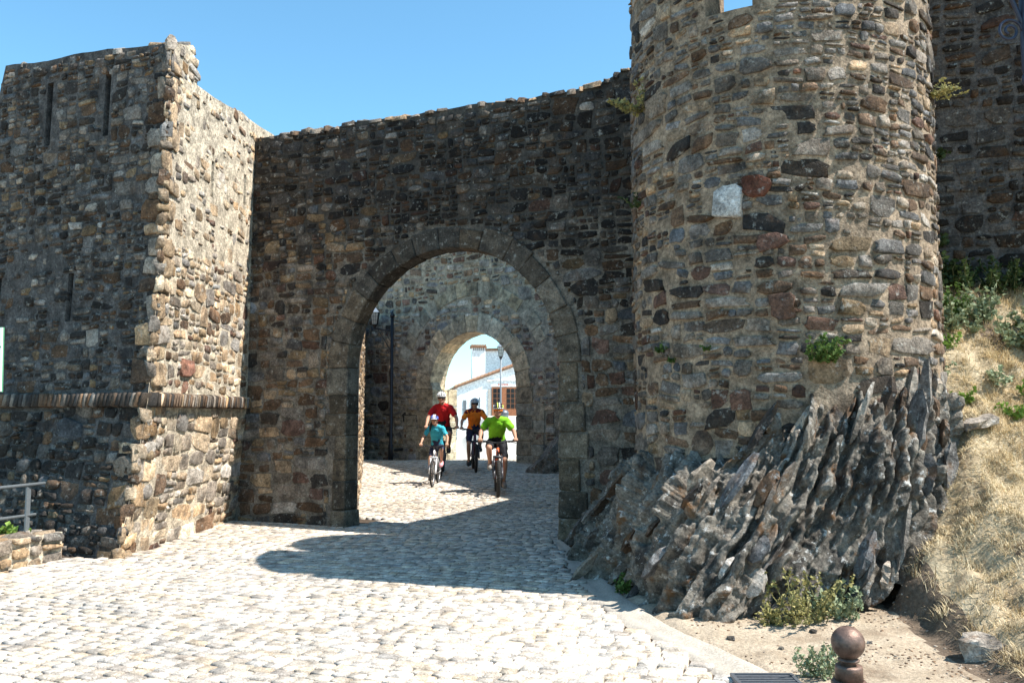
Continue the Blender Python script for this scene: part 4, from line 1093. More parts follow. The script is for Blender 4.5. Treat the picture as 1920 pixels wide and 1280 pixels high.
Lg[n_a:] = nrng.uniform(.04, .12, n_ - n_a); up[n_a:] = np.abs(nrng.normal(1.0, .7, n_ - n_a))
dx, dy = np.cos(flow + 2.4), np.sin(flow + 2.4)
wd = nrng.uniform(.0011, .0026, n_)
b0 = np.stack([gx, gyy, gz - .004], 1); d_ = np.stack([dx, dy, up], 1); d_ /= np.linalg.norm(d_, axis=1)[:, None]
sd_ = np.stack([-dy, dx, 0 * dx], 1) * wd[:, None]
mid_ = b0 + d_ * (Lg * .55)[:, None] + np.array([0, 0, .012]); tip = b0 + d_ * Lg[:, None] + np.array([0, 0, -.004])
V = np.stack([b0 - sd_, b0 + sd_, mid_ + sd_ * .8, mid_ - sd_ * .8, tip], 1).reshape(-1, 3)
q_ = np.arange(n_)[:, None] * 5
F = np.concatenate([q_ + np.array([[0, 1, 2]]), q_ + np.array([[0, 2, 3]]), q_ + np.array([[3, 2, 4]])])
gme = np_mesh('grass', V, F, [M['straw'], M['straw_dark']])
mi = (nrng.random(n_) < .30).astype(np.int32); gme.polygons.foreach_set('material_index', np.tile(mi, 3))
tag(obj('grass', gme), 'matted dry straw-coloured grass covering the bank', 'grass', kind='stuff')

# ------------------------------------------------------------------ lamps
def scroll(c, r, turns=1.6, n=26, flip=1, up=Vector((0, 0, 1)), side=Vector((1, 0, 0))):
    pts = []
    for k in range(n + 1):
        f = k / n; a = 2 * math.pi * turns * f; rr = r * (1 - .78 * f)
        pts.append(Vector(c) + side * (rr * math.cos(a) * flip) + up * (rr * math.sin(a)))
    return pts
def lantern(t, x, z, k):
    m = MB()
    b, tp, h = .10 * k, .165 * k, .36 * k
    for i in range(4):
        a0, a1 = math.pi / 4 + i * math.pi / 2, math.pi / 4 + (i + 1) * math.pi / 2
        p0 = Vector((x + b * math.cos(a0), b * math.sin(a0), z)); p1 = Vector((x + tp * math.cos(a0), tp * math.sin(a0), z + h))
        q0 = Vector((x + b * math.cos(a1), b * math.sin(a1), z)); q1 = Vector((x + tp * math.cos(a1), tp * math.sin(a1), z + h))
        m.tube([p0, p1], .010 * k, 4); m.tube([p0, q0], .010 * k, 4); m.tube([p1, q1], .011 * k, 4)
        for f in (.33, .66): m.tube([p0.lerp(q0, f), p1.lerp(q1, f)], .005 * k, 4); m.tube([p0.lerp(p1, f), q0.lerp(q1, f)], .005 * k, 4)
    m.tube([(x, 0, z - .10 * k), (x, 0, z)], [.03 * k, .075 * k], 8)
    m.build('lantern_frame', M['iron'], t)
    for i in range(4):
        a0, a1 = math.pi / 4 + i * math.pi / 2, math.pi / 4 + (i + 1) * math.pi / 2; g_ = .96; m = MB()
        m.add([(x + b * g_ * math.cos(a0), b * g_ * math.sin(a0), z), (x + b * g_ * math.cos(a1), b * g_ * math.sin(a1), z), (x + tp * g_ * math.cos(a1), tp * g_ * math.sin(a1), z + h), (x + tp * g_ * math.cos(a0), tp * g_ * math.sin(a0), z + h)], [(0, 1, 2, 3)])
        m.build('pane', M['lglass'], t)
    m = MB(); R4 = tp * 1.2
    m.add([(x + R4 * math.cos(math.pi / 4 + i * math.pi / 2), R4 * math.sin(math.pi / 4 + i * math.pi / 2), z + h) for i in range(4)] + [(x + .03 * k * math.cos(math.pi / 4 + i * math.pi / 2), .03 * k * math.sin(math.pi / 4 + i * math.pi / 2), z + h + .16 * k) for i in range(4)],
          [(0, 1, 5, 4), (1, 2, 6, 5), (2, 3, 7, 6), (3, 0, 4, 7), (4, 5, 6, 7), (3, 2, 1, 0)])
    m.tube([(x, 0, z + h + .16 * k), (x, 0, z + h + .24 * k)], [.022 * k, .008 * k], 8); m.build('lantern_roof', M['lamp_roof'], t)
lp = thing('lamp_post', 'black iron lamp post with scrolled bracket and lantern in the courtyard', 'lamp post', (-3.57, 25.3, float(road_z(-3.57, 25.3)) - .02))
m = MB(); m.tube([(0, 0, 0), (0, 0, .5), (0, 0, .52), (0, 0, 4.3)], [.075, .07, .055, .045], 14); m.lathe([(.07, 4.28), (.075, 4.33), (.04, 4.38), (.03, 4.42), (.01, 4.46)], seg=12); m.build('pole', M['iron'], lp, True)
m = MB(); m.tube([(0, 0, 3.86), (-.30, 0, 3.90), (-.52, 0, 3.95)], .022, 8); m.tube([(-.42, 0, 3.9), (-.05, 0, 3.30)], .014, 6); m.tube([(-.22, 0, 3.88), (-.05, 0, 3.55)], .011, 6)
for cx, r_ in ((-.44, .07), (-.30, .065), (-.14, .065)): m.tube(scroll((cx, 0, 3.80), r_), .009, 5)
m.tube(scroll((-.13, 0, 3.24), .07), .010, 5); m.build('bracket', M['iron'], lp)
lantern(lp, -.52, 4.05, 1.0)
sl = thing('street_lamp', 'slim street lamp with a glass lantern before the white house', 'street lamp', (-.62, 47, float(road_z(-.62, 47))))
m = MB(); m.tube([(0, 0, 0), (0, 0, .8), (0, 0, 3.6)], [.075, .055, .045], 10); m.build('pole', M['steel'], sl, True)
lantern(sl, 0, 3.68, 1.5)
nl = thing('iron_lamp_bracket', 'blue-black iron lamp post with scrollwork in front of the curtain wall', 'lamp post', (2.52, 4.0, -.02))
m = MB(); m.tube([(0, 0, 0), (0, 0, 3.2), (0, 0, 3.24), (0, 0, 4.6)], [.04, .032, .048, .048], 16); m.lathe([(.035, 3.16), (.05, 3.18), (.05, 3.21), (.035, 3.23)], seg=16); m.build('pole', M['iron_blue'], nl, True)
m = MB(); m.tube(scroll((-.105, 0, 3.43), .062, 1.7, 40), .007, 8); m.tube([(-.02, 0, 3.36), (-.045, 0, 3.48), (-.09, 0, 3.60), (-.17, 0, 3.70), (-.30, 0, 3.76)], .011, 8); m.build('scroll', M['iron_blue'], nl, True)
lantern(nl, -.32, 3.82, .9)

# ------------------------------------------------------------------ white house beyond the inner gate
HY = 58.0
house = thing('white_house', 'whitewashed house with sloping tiled roof and brown glazed door', 'house', (-1.5, HY, 0))
hz = Matrix.Rotation(R(7), 4, 'Z')
def hp(x, y, z): v = hz @ Vector((x + 1.5, y, 0)); return Vector((v.x - 1.5, HY + v.y, z))
def hbox(name, x0, x1, y0, y1, z0, z1, mat, parent=None):
    m = MB(); m.add([hp(x, y, z) for z in (z0, z1) for x, y in ((x0, y0), (x1, y0), (x1, y1), (x0, y1))], [(0, 3, 2, 1), (4, 5, 6, 7), (0, 1, 5, 4), (1, 2, 6, 5), (2, 3, 7, 6), (3, 0, 4, 7)])
    o = m.build(name, M[mat]); 
    if parent is None: return keep(o, house)
    o.parent = parent; return o
m = MB(); prof = [(-3.7, -.8), (6.2, -.8), (6.2, 3.4), (1.7, 5.35), (-3.7, 3.35)]
m.add([hp(x, 0, z) for x, z in prof] + [hp(x, 9, z) for x, z in prof], [(0, 1, 2, 3, 4), (9, 8, 7, 6, 5)] + [(i, 5 + i, 5 + (i + 1) % 5, (i + 1) % 5) for i in range(5)])
keep(m.build('wall', M['white']), house)
m = MB()
for (xa, za, xb, zb) in ((-3.95, 3.28, 1.7, 5.38), (1.7, 5.38, 6.4, 3.34)):
    m.add([hp(xa, -.18, za), hp(xb, -.18, zb), hp(xb, 9.2, zb), hp(xa, 9.2, za), hp(xa, -.18, za + .14), hp(xb, -.18, zb + .14), hp(xb, 9.2, zb + .14), hp(xa, 9.2, za + .14)], [(0, 3, 2, 1), (4, 5, 6, 7), (0, 1, 5, 4), (1, 2, 6, 5), (2, 3, 7, 6), (3, 0, 4, 7)])
roof = keep(m.build('roof', M['tile']), house)
for k in range(22):
    f = (k + .5) / 22; x_ = -3.9 + 5.6 * f; z_ = 3.40 + 2.1 * f
    m = MB(); a, b = hp(x_ - .13, -.14, z_ - .05), hp(x_ + .13, -.14, z_ + .05); m.tube([a, b], [.11, .085], 8); o = m.build('roof_tile', M['tile']); o.parent = roof; o.matrix_parent_inverse = Matrix.Identity(4); o.matrix_parent_inverse = Matrix.Identity(4)
hbox('door_surround', -1.62, -1.40, -.06, .0, 1.0, 3.25, 'street')
hbox('sign_board', -1.45, .9, -.10, -.005, 3.42, 3.78, 'white')
door = hbox('door', -1.38, 1.1, -.09, -.02, 1.2, 3.38, 'wood')
for c_ in range(6):
    for r_ in range(4):
        if c_ == 2: continue
        x_ = -1.28 + c_ * .29 + (.05 if c_ > 2 else 0); hbox('pane', x_, x_ + .235, -.11, -.092, 1.95 + r_ * .345, 1.95 + r_ * .345 + .29, 'pane', door)
for k in range(7): hbox('lettering', -.95 + k * .1, -.885 + k * .1, -.106, -.101, 3.50, 3.62, 'signred')
hbox('cornice', -1.7, 1.6, -.16, -.005, 3.80, 3.90, 'white')
hbox('window', -3.30, -3.10, -.05, -.004, 1.2, 2.5, 'steel'); hbox('window', -2.78, -2.60, -.05, -.004, 1.75, 2.55, 'pane'); hbox('window', -2.22, -2.16, -.04, -.004, 2.0, 2.7, 'steel')
hbox('step', -2.3, -1.2, -1.6, -.005, .2, 1.15, 'street')
ch = hbox('chimney', -2.62, -1.70, 1.2, 2.2, 3.6, 5.95, 'white')
hbox('cap', -2.72, -1.60, 1.1, 2.3, 6.14, 6.24, 'tile', ch)
for k in range(7): hbox('vent_pier', -2.62 + k * .138, -2.55 + k * .138, 1.2, 2.2, 5.952, 6.138, 'white', ch)
for k in range(6): 
    m = MB(); x_ = -2.62 + k * .18; m.tube([hp(x_, 1.0, 6.29), hp(x_, 2.4, 6.33)], .085, 8); o = m.build('cap_tile', M['tile']); o.parent = ch
for o in ch.children: o.matrix_parent_inverse = Matrix.Identity(4)
for par in (roof, door, ch):
    for o in par.children: o.matrix_parent_inverse = Matrix.Translation(-Vector(house.location)).inverted() @ Matrix.Translation(-Vector(house.location))
hb = thing('white_building', 'white upper storey of a house rising behind the tiled roof', 'house', (1.0, 70, 0))
m = MB(); m.box((.4, 72, 3), (4.2, 5, 7.5), Matrix.Rotation(R(-24), 3, 'Z')); keep(m.build('wall', M['white']), hb)
m = MB(); m.box((.4, 72, 6.86), (4.5, 5.3, .2), Matrix.Rotation(R(-24), 3, 'Z')); keep(m.build('roof', M['tile']), hb)
m = MB(); m.box((.9, 72, 7.6), (1.6, 1.6, 1.3), Matrix.Rotation(R(-24), 3, 'Z')); keep(m.build('roof_turret', M['white']), hb)
lb = thing('litter_bin', 'dark grey domed bin on the street near the brown door', 'bin', (-.42, 44, float(road_z(-.42, 44))))
m = MB(); m.lathe([(.20, 0), (.23, .1), (.24, .62), (.25, .64)], seg=18); m.build('body', M['steel'], lb, True)
m = MB(); m.lathe([(.26, .64), (.25, .72), (.17, .82), (.04, .86)], seg=18); m.build('lid', M['grate'], lb, True)

# ------------------------------------------------------------------ bicycles and riders (local: front wheel foot at origin, riding towards -Y)
def ring_pts(c, r, n=40): return [(c[0], c[1] + r * math.cos(2 * math.pi * k / n), c[2] + r * math.sin(2 * math.pi * k / n)) for k in range(n)]
def wheel(parent, name, c, r, tw, mats):
    m = MB(); m.tube(ring_pts(c, r - tw), tw, 12, 0, True)
    for k in range(44):                                    # knobbly tread
        a = 2 * math.pi * k / 44
        for sx_ in (-.55, 0, .55):
            rr = r - tw + tw * math.sqrt(1 - sx_ * sx_); rot = Matrix.Rotation(a, 3, 'X')
            m.box((c[0] + sx_ * tw, c[1] + rr * math.cos(a), c[2] + rr * math.sin(a)), (tw * .36, .008, .02), rot)
    t = m.build(name, M['rubber'], parent, True)
    m = MB(); m.tube(ring_pts(c, r - 2 * tw - .004), .011, 8, 0, True); m.build('rim', mats[0], t, True)
    m = MB()
    for k in range(20):
        a = 2 * math.pi * k / 20; s_ = (-1) ** k * .025
        m.tube([(c[0] + s_, c[1] + .02 * math.cos(a + .9), c[2] + .02 * math.sin(a + .9)), (c[0], c[1] + (r - 2 * tw) * math.cos(a), c[2] + (r - 2 * tw) * math.sin(a))], .0016, 4)
    m.build('spoke', M['chrome'], t)['kind'] = 'stuff'
    m = MB(); m.lathe([(.012, -.05), (.024, -.035), (.018, -.02), (.018, .02), (.024, .035), (.012, .05)], c, 12, 0, 'x'); m.build('hub', M['black'], t, True)
    m = MB(); m.lathe([(.07, -.036), (.07, -.034)], c, 24, 0, 'x'); m.build('brake_disc', M['chrome'], t)
    return t
def bike(label, loc, rz, k, frame, fork, rimm, tw=.027, flip=1):
    b = thing('bicycle', label, 'bicycle', loc, rz, 'bicycles ridden through the gate', k)
    r = .345
    wheel(b, 'front_wheel', (0, 0, r), r, tw, (M[rimm],)); wheel(b, 'rear_wheel', (0, 1.08, r), r, tw, (M[rimm],))
    m = MB(); ht, hb_ = (0, .30, .90), (0, .255, .74); bb = (0, .66, .31); st_ = (0, .80, .80)
    m.tube([ht, hb_], .026, 10); m.tube([hb_, bb], .024, 10); m.tube([ht, (0, .79, .72)], .021, 10); m.tube([bb, st_], .019, 10)
    for s_ in (-1, 1): m.tube([(s_ * .02, .68, .31), (s_ * .065, 1.08, r)], .011, 8); m.tube([(s_ * .018, .79, .72), (s_ * .065, 1.08, r)], .010, 8)
    m.build('frame', M[frame], b, True)
    m = MB(); m.box((0, .235, .735), (.17, .06, .05)); m.tube([(0, .30, .92), (0, .24, .74)], .018, 10)
    for s_ in (-1, 1): m.tube([(s_ * .075, .235, .75), (s_ * .075, .10, .50)], .019, 10); m.tube([(s_ * .075, .12, .54), (s_ * .075, .0, r)], .023, 10)
    m.tube([(-.075, .16, .60), (-.04, .15, .66), (.04, .15, .66), (.075, .16, .60)], .012, 8); m.build('fork', M[fork], b, True)
    m = MB(); m.tube([(0, .30, .95), (0, .22, .99)], .019, 10); m.box((0, .205, 1.0), (.05, .04, .045)); m.build('stem', M['black'], b)
    m = MB(); m.tube([(-.37, .235, 1.04), (-.2, .21, 1.03), (-.07, .2, 1.0), (.07, .2, 1.0), (.2, .21, 1.03), (.37, .235, 1.04)], .0145, 10); h = m.build('handlebar', M['black'], b, True)
    for s_ in (-1, 1):
        m = MB(); m.tube([(s_ * .27, .22, 1.036), (s_ * .385, .238, 1.041)], .018, 10); m.build('grip', M['rubber'], h, True)
        m = MB(); m.tube([(s_ * .22, .19, 1.025), (s_ * .25, .15, 1.015), (s_ * .34, .14, 1.0)], .008, 6); m.box((s_ * .21, .195, 1.02), (.045, .04, .03)); m.build('brake_lever', M['black'], h)
    m = MB(); m.tube([(.12, .16, 1.02), (.10, .08, .93), (.05, .10, .80), (.075, .13, .62)], .0035, 5); m.tube([(-.12, .16, 1.02), (-.09, .07, .92), (.02, .12, .78), (.04, .26, .7)], .0035, 5); m.build('brake_cable', M['black'], h)
    m = MB(); m.tube([st_, (0, .84, .93)], .014, 10); m.build('seat_post', M['chrome'], b, True)
    m = MB(); m.tube([(0, .68, .955), (0, .75, .955), (0, .86, .957), (0, .95, .965), (0, .98, .965)], [.018, .026, .055, .075, .05], 12)
    m.v = [(x, y, .955 + (z - .955) * .38) for x, y, z in m.v]; m.build('saddle', M['black'], b, True)
    m = MB(); m.lathe([(.085, -.003), (.085, .003)], (.045 * flip, .66, .31), 28, 0, 'x')
    m.tube([(-.07 * flip, .66, .31), (-.085 * flip, .64, .48)], .012, 6); m.tube([(.07 * flip, .66, .31), (.085 * flip, .68, .14)], .012, 6); c = m.build('crank', M['black'], b)
    for s_, y_, z_ in ((-flip, .64, .48), (flip, .68, .14)): m = MB(); m.box((s_ * .13, y_, z_), (.09, .085, .02)); m.build('pedal', M['black'], c)
    return b
TMP = []
def soft(m, voxel, mat, smooth_it=4):
    me = m.mesh('tmp', mat); o = bpy.data.objects.new('tmp', me); col.objects.link(o)
    r_ = o.modifiers.new('r', 'REMESH'); r_.mode = 'VOXEL'; r_.voxel_size = voxel; r_.use_smooth_shade = True
    s_ = o.modifiers.new('s', 'SMOOTH'); s_.factor = .5; s_.iterations = smooth_it
    TMP.append((o, mat)); return len(TMP) - 1
def limb(m, pts, rs):
    n = []; rr = []
    for i in range(len(pts) - 1):
        a, b = Vector(pts[i]), Vector(pts[i + 1])
        for k in range(4): n.append(a.lerp(b, k / 4)); rr.append(rs[i] + (rs[i + 1] - rs[i]) * k / 4)
    n.append(Vector(pts[-1])); rr.append(rs[-1]); m.tube(n, rr, 12)
    for p, r_ in zip(pts, rs): m.ball(p, r_ * .98, 10, 8)
def lerp3(a, b, f): return tuple(a[i] + (b[i] - a[i]) * f for i in range(3))
def body_parts(up=-1, fem=False, grip_dx=0.0, head_tilt=0.0, upright=0.0):
    """joint table; up: side (-1 image left) whose pedal is at the top"""
    J = {}
    u = upright
    J['pel'] = (0, .86, 1.00 + u * .3); J['waist'] = (0, .78 + u * .2, 1.17 + u * .6); J['chest'] = (0, .63 + u, 1.36 + u); J['neck0'] = (0, .555 + u, 1.475 + u); J['head'] = (head_tilt, .47 + u, 1.635 + u)
    for s_ in (-1, 1):
        J['sh', s_] = (s_ * .175, .585 + u, 1.425 + u * .9); J['el', s_] = (s_ * .315, .47 + u * .5, 1.225 + u * .5); J['wr', s_] = (s_ * .335, .285, 1.095)
        J['hip', s_] = (s_ * .095, .84, .985)
        if s_ == up: J['kn', s_] = (s_ * .165, .43, .90); J['an', s_] = (s_ * .135, .70, .585); J['toe', s_] = (s_ * .145, .53, .525)
        else: J['kn', s_] = (s_ * .145, .53, .65); J['an', s_] = (s_ * .13, .735, .235); J['toe', s_] = (s_ * .145, .57, .175)
    return J
def torso(m, J, g_, fem):
    secs = [(J['pel'], .155, .115), (lerp3(J['pel'], J['waist'], .55), .150 - .01 * fem, .115), (J['waist'], .142 - .015 * fem, .105), (lerp3(J['waist'], J['chest'], .5), .155 - .01 * fem, .11), (J['chest'], .168 - .01 * fem, .115), (lerp3(J['chest'], J['neck0'], .55), .15, .095), (lerp3(J['chest'], J['neck0'], .9), .095, .075)]
    o = len(m.v); seg = 16
    for i, (c, a, b) in enumerate(secs):
        p0, p1 = Vector(secs[max(0, i - 1)][0]), Vector(secs[min(len(secs) - 1, i + 1)][0]); t_ = (p1 - p0).normalized(); X_ = Vector((1, 0, 0)); Y_ = t_.cross(X_)
        for k in range(seg):
            th = 2 * math.pi * k / seg; q_ = Vector(c) + X_ * math.cos(th) * (a + g_) + Y_ * math.sin(th) * (b + g_); m.v.append(tuple(q_))
    for i in range(len(secs) - 1):
        for k in range(seg): m.f.append((o + i * seg + k, o + i * seg + (k + 1) % seg, o + (i + 1) * seg + (k + 1) % seg, o + (i + 1) * seg + k)); m.m.append(0)
    m.f.append(tuple(o + k for k in reversed(range(seg)))); m.m.append(0); n = len(secs) - 1
    m.f.append(tuple(o + n * seg + k for k in range(seg))); m.m.append(0)
    for s_ in (-1, 1): m.ball(lerp3(J['sh', s_], J['neck0'], .12), .062 + g_, 12, 8)
    for s_ in (-1, 1): limb(m, [lerp3(J['neck0'], J['sh', s_], .15), J['sh', s_]], [.062 + g_ * .6, .056 + g_])
def rider(label, loc, rz, k, spec):
    J = body_parts(spec.get('up', -1), spec.get('fem', 0), 0, spec.get('tilt', 0), spec.get('upright', 0)); fem = spec.get('fem', 0); thin = spec.get('thin', 1.0)
    m = MB(); torso(m, J, -.006, fem)
    limb(m, [J['neck0'], lerp3(J['neck0'], J['head'], .6)], [.058, .052])
    H_ = Vector(J['head']); f = Vector((0, -1, -.18)).normalized()
    m.ball(H_ + Vector((0, .012, .02)), (.076, .095, .105), 16, 12)
    m.ball(H_ + Vector((0, -.032, -.045)), (.056, .058, .075), 14, 10); m.ball(H_ + Vector((0, -.07, -.088)), (.026, .022, .022), 10, 8)
    m.tube([H_ + Vector((0, -.083, .018)), H_ + Vector((0, -.108, -.022))], [.009, .016], 8); m.ball(H_ + Vector((0, -.105, -.022)), (.017, .013, .012), 8, 6)
    for s_ in (-1, 1):
        m.ball(H_ + Vector((s_ * .078, .01, -.01)), (.012, .022, .034), 8, 8); m.ball(H_ + Vector((s_ * .036, -.062, -.02)), (.026, .024, .022), 8, 6)
        limb(m, [J['sh', s_], lerp3(J['sh', s_], J['el', s_], .45), J['el', s_]], [.054 * thin, .047 * thin, .040 * thin])
        limb(m, [J['el', s_], lerp3(J['el', s_], J['wr', s_], .3), J['wr', s_]], [.040 * thin, .042 * thin, .027 * thin])
        wx = J['wr', s_][0]
        m.ball((wx, .247, 1.073), (.042, .040, .020), 10, 8)
        limb(m, [J['wr', s_], (wx, .25, 1.075)], [.027, .022])
        for q_, (dx, ln) in enumerate(((-.032, .9), (-.011, 1.0), (.011, .96), (.032, .82))):
            x_ = wx + dx * s_; limb(m, [(x_, .225, 1.074), (x_, .205 - .012 * ln, 1.070), (x_ + .002, .196 - .012 * ln, 1.044), (x_ + .003, .208, 1.022)], [.0105, .0100, .0092, .0082])
        limb(m, [(wx - s_ * .034, .245, 1.066), (wx - s_ * .050, .228, 1.046), (wx - s_ * .046, .214, 1.022)], [.0115, .0105, .009])
        limb(m, [J['hip', s_], lerp3(J['hip', s_], J['kn', s_], .5), J['kn', s_]], [.088 * thin, .075 * thin, .056 * thin])
        limb(m, [J['kn', s_], lerp3(J['kn', s_], J['an', s_], .3), lerp3(J['kn', s_], J['an', s_], .65), J['an', s_]], [.056 * thin, .058 * thin, .045 * thin, .034 * thin])
        limb(m, [J['an', s_], J['toe', s_]], [.034, .03])
    parts = {'body': soft(m, .0085, M['skin'], 3)}
    m = MB(); torso(m, J, .014, fem)
    for s_ in (-1, 1): limb(m, [J['sh', s_], lerp3(J['sh', s_], J['el', s_], .62)], [.070 * thin, .068 * thin])
    parts['shirt'] = soft(m, .012, M[spec['shirt']], 4)
    m = MB()
    for s_ in (-1, 1): limb(m, [J['hip', s_], lerp3(J['hip', s_], J['kn', s_], .5), lerp3(J['hip', s_], J['kn', s_], spec.get('short', .8))], [.105 * thin, .090 * thin, .075 * thin])
    m.ball((0, .87, 1.0), (.165, .135, .11), 16, 10); limb(m, [(0, .84, 1.0), J['waist']], [.13, .13]); parts['shorts'] = soft(m, .012, M[spec['shorts']], 4)
    for i_, s_ in enumerate((-1, 1)):
        m = MB(); a, t_ = Vector(J['an', s_]), Vector(J['toe', s_]); d_ = (t_ - a); d_.z *= .5
        limb(m, [a + Vector((0, .03, -.03)), a + d_ * .5 + Vector((0, 0, -.04)), t_ + Vector((0, -.02, -.012))], [.056, .054, .048]); m.ball(a + Vector((0, .01, .0)), .054, 10, 8)
        parts['shoe', s_] = soft(m, .009, M[spec['shoe'][i_]], 3)
    if spec.get('hair'):
        m = MB(); m.ball(H_ + Vector((0, .03, .0)), (.086, .094, .10), 14, 10); limb(m, [H_ + Vector((-.04, .07, -.02)), H_ + Vector((-.09, .03, -.10)), H_ + Vector((-.105, -.03, -.20)), H_ + Vector((-.10, -.05, -.28))], [.03, .034, .028, .012]); parts['hair'] = soft(m, .009, M['hair'], 2)
    if spec.get('yoke'):
        m = MB()
        for s_ in (-1, 1): limb(m, [lerp3(J['neck0'], J['sh', s_], .25), J['sh', s_], lerp3(J['sh', s_], J['el', s_], .12)], [.078, .077, .074])
        m.v = [(x, y, z + .007) for x, y, z in m.v]; parts['yoke'] = soft(m, .011, M['shirt_maroon'], 3)
    return dict(label=label, loc=loc, rz=rz, k=k, spec=spec, parts=parts, H=H_, J=J)
def finish_rider(rd, meshes):
    sp = rd['spec']; P_ = rd['parts']; H_ = rd['H']
    b = obj('person', meshes[P_['body']]); b.location = rd['loc']; b.rotation_euler = (0, 0, rd['rz']); b.scale = (rd['k'],) * 3
    tag(b, rd['label'], 'person', 'cyclists riding through the gate')
    obj('shirt', meshes[P_['shirt']], b); obj('shorts', meshes[P_['shorts']], b)
    for s_ in (-1, 1): obj('shoe', meshes[P_['shoe', s_]], b)
    if 'hair' in P_: obj('hair', meshes[P_['hair']], b)
    if 'yoke' in P_: obj('shoulder_panel', meshes[P_['yoke']], b)
    for s_ in (-1, 1): m = MB(); m.ball(H_ + Vector((s_ * .031, -.074, .008)), (.013, .009, .008), 10, 8); m.build('eye', M['eye'], b, True)
    m = MB(); m.tube([H_ + Vector((-.026, -.081, -.062)), H_ + Vector((0, -.093, -.060)), H_ + Vector((.026, -.081, -.062))], [.004, .007, .004], 6); m.build('mouth', M['lips'], b, True)
    for s_ in (-1, 1): m = MB(); m.tube([H_ + Vector((s_ * .016, -.088, .028)), H_ + Vector((s_ * .05, -.072, .028))], .005, 5); m.build('eyebrow', M['hair'], b)
    if sp.get('lens'):
        m = MB(); pts = [H_ + Vector((.082 * math.sin(a), -.016 - .088 * math.cos(a), .008)) for a in [R(-70 + 10 * q_) for q_ in range(15)]]
        for dz in (-.012, 0, .012): m.tube([p + Vector((0, 0, dz)) for p in pts], .009, 6)
        m.build('sunglasses', M[sp['lens']], b, True)
    hc = H_ + Vector((0, .015, .045)); a_, b_, c_ = .097, .132, .098
    m = MB(); m.ball(hc, (a_, b_, c_), 24, 16, 0, None, -.12); m.v = [(x, y, z) for x, y, z in m.v]
    hel = m.build('helmet', M[sp['hel'][0]], b, True)
    for q_, fx in enumerate((-.86, -.55, -.19, .19, .55, .86)):
        pts = []; rr = []
        kx = math.sqrt(max(0, 1 - fx * fx))
        for i in range(13):
            th = R(-8 + 196 * i / 12); pts.append(hc + Vector((fx * a_ * 1.02, -math.cos(th) * b_ * 1.03 * kx, math.sin(th) * c_ * 1.04 * kx))); rr.append(.0135 - .004 * abs(i - 6) / 6)
        m = MB(); m.tube(pts, rr, 8); m.build('rib', M[sp['hel'][1 + q_ % (len(sp['hel']) - 1)]], hel, True)
    m = MB(); m.tube([hc + Vector((a_ * 1.01 * math.cos(R(t_)), b_ * 1.01 * math.sin(R(t_)), -.004)) for t_ in range(0, 360, 15)], .010, 8, 0, True); m.build('rim', M[sp['hel'][1]], hel, True)
    if sp.get('visor'):
        m = MB(); pts = [hc + Vector((a_ * math.cos(R(t_)), b_ * math.sin(R(t_)), 0)) for t_ in range(215, 330, 10)]; o2 = [p + Vector((0, -.045, -.012)) for p in pts]
        m.add(pts + o2 + [p + Vector((0, 0, .008)) for p in pts + o2], [(i, i + 1, len(pts) + i + 1, len(pts) + i) for i in range(len(pts) - 1)] + [(2 * len(pts) + i, 3 * len(pts) + i, 3 * len(pts) + i + 1, 2 * len(pts) + i + 1) for i in range(len(pts) - 1)]); m.build('visor', M[sp['visor']], hel)
    m = MB()
    for s_ in (-1, 1): m.tube([H_ + Vector((s_ * .085, .0, .03)), H_ + Vector((s_ * .072, -.02, -.07)), H_ + Vector((s_ * .02, -.05, -.118)), H_ + Vector((0, -.052, -.12))], .0045, 5)
    m.build('chin_strap', M['black'], hel)
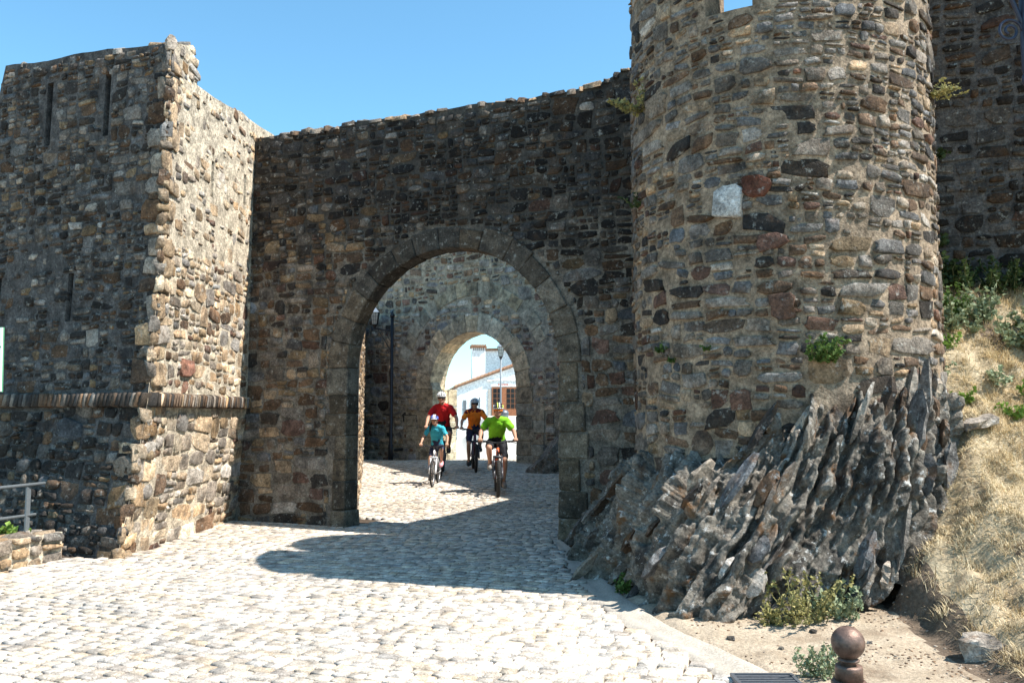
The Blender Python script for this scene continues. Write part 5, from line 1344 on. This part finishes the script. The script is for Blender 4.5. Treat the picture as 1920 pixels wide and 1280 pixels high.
RIDERS = [
    ('person in a lime green jersey and orange sunglasses riding a black bicycle', (-.25, 15.72), R(3), .985, dict(up=-1, shirt='shirt_green', shorts='shorts', shoe=('shoe_grey', 'shoe_grey'), hel=('h_black', 'h_white', 'h_black', 'h_lime'), lens='lens', tilt=.015, upright=-.03),
     'black mountain bike with orange frame under the rider in lime green', dict(frame='orange_paint', fork='grey_paint', rimm='black', tw=.033, flip=1)),
    ('young person in a turquoise polo shirt and blue helmet on a white bicycle', (-1.60, 17.3), R(-3), .80, dict(up=1, fem=1, thin=.82, shirt='shirt_cyan', shorts='shorts_navy', shoe=('shoe_dark', 'shoe_pink'), hel=('h_blue', 'h_blue', 'h_blue', 'h_white', 'h_white', 'h_black'), hair=1, visor='h_white', short=.7, tilt=-.03, upright=.03),
     'white and silver bicycle under the young rider in turquoise', dict(frame='white_paint', fork='white_paint', rimm='chrome', tw=.024, flip=-1)),
    ('person in a red t-shirt and white helmet riding behind the young rider', (-1.62, 19.6), R(2), 1.06, dict(up=1, shirt='shirt_red', shorts='shorts', shoe=('shoe_dark', 'shoe_dark'), hel=('h_black', 'h_white', 'h_white'), lens='lens_dark', tilt=-.02, upright=.05),
     'dark bicycle under the rider in the red t-shirt', dict(frame='grey_paint', fork='grey_paint', rimm='black', tw=.026, flip=-1)),
    ('person in an orange jersey with maroon shoulders and pale blue helmet', (-.86, 20.5), R(6), 1.0, dict(up=1, shirt='shirt_orange', shorts='shorts_navy', shoe=('shoe_dark', 'shoe_dark'), hel=('h_black', 'h_pale', 'h_white'), lens='lens_dark', yoke=1, thin=.93, fem=1),
     'black bicycle with purple frame under the rider in orange', dict(frame='purple_paint', fork='grey_paint', rimm='black', tw=.030, flip=-1)),
]
built = []
for (lab, (x_, y_), rz_, k_, spec, blab, bk) in RIDERS:
    z_ = float(road_z(x_, y_)) + .018
    bike(blab, (x_, y_, z_), rz_, k_, **bk)
    built.append(rider(lab, (x_, y_, z_), rz_, k_, spec))
dg = bpy.context.evaluated_depsgraph_get()
MES = []
for o, mat in TMP:
    me = bpy.data.meshes.new_from_object(o.evaluated_get(dg)); me.materials.clear(); me.materials.append(mat)
    if mat.name.endswith(('jersey', 'shirt', 'polo', 'shorts')):           # creases in the cloth
        nv = len(me.vertices); co = np.zeros(nv * 3, np.float32); me.vertices.foreach_get('co', co); co = co.reshape(-1, 3)
        vn = np.zeros(nv * 3, np.float32); me.vertices.foreach_get('normal', vn); vn = vn.reshape(-1, 3)
        sd0 = len(MES); u1 = fbm(co[:, 0] * 9 + co[:, 2] * 5, co[:, 1] * 6, co[:, 2] * 7 - co[:, 0] * 6, 300 + sd0, 3)
        co += vn * (.010 * (1 - np.abs(u1) * 1.8))[:, None]; me.vertices.foreach_set('co', co.astype(np.float32).ravel()); me.update()
    me.polygons.foreach_set('use_smooth', np.ones(len(me.polygons), bool)); MES.append(me)
for o, mat in TMP: bpy.data.objects.remove(o)
for rd in built: finish_rider(rd, MES)
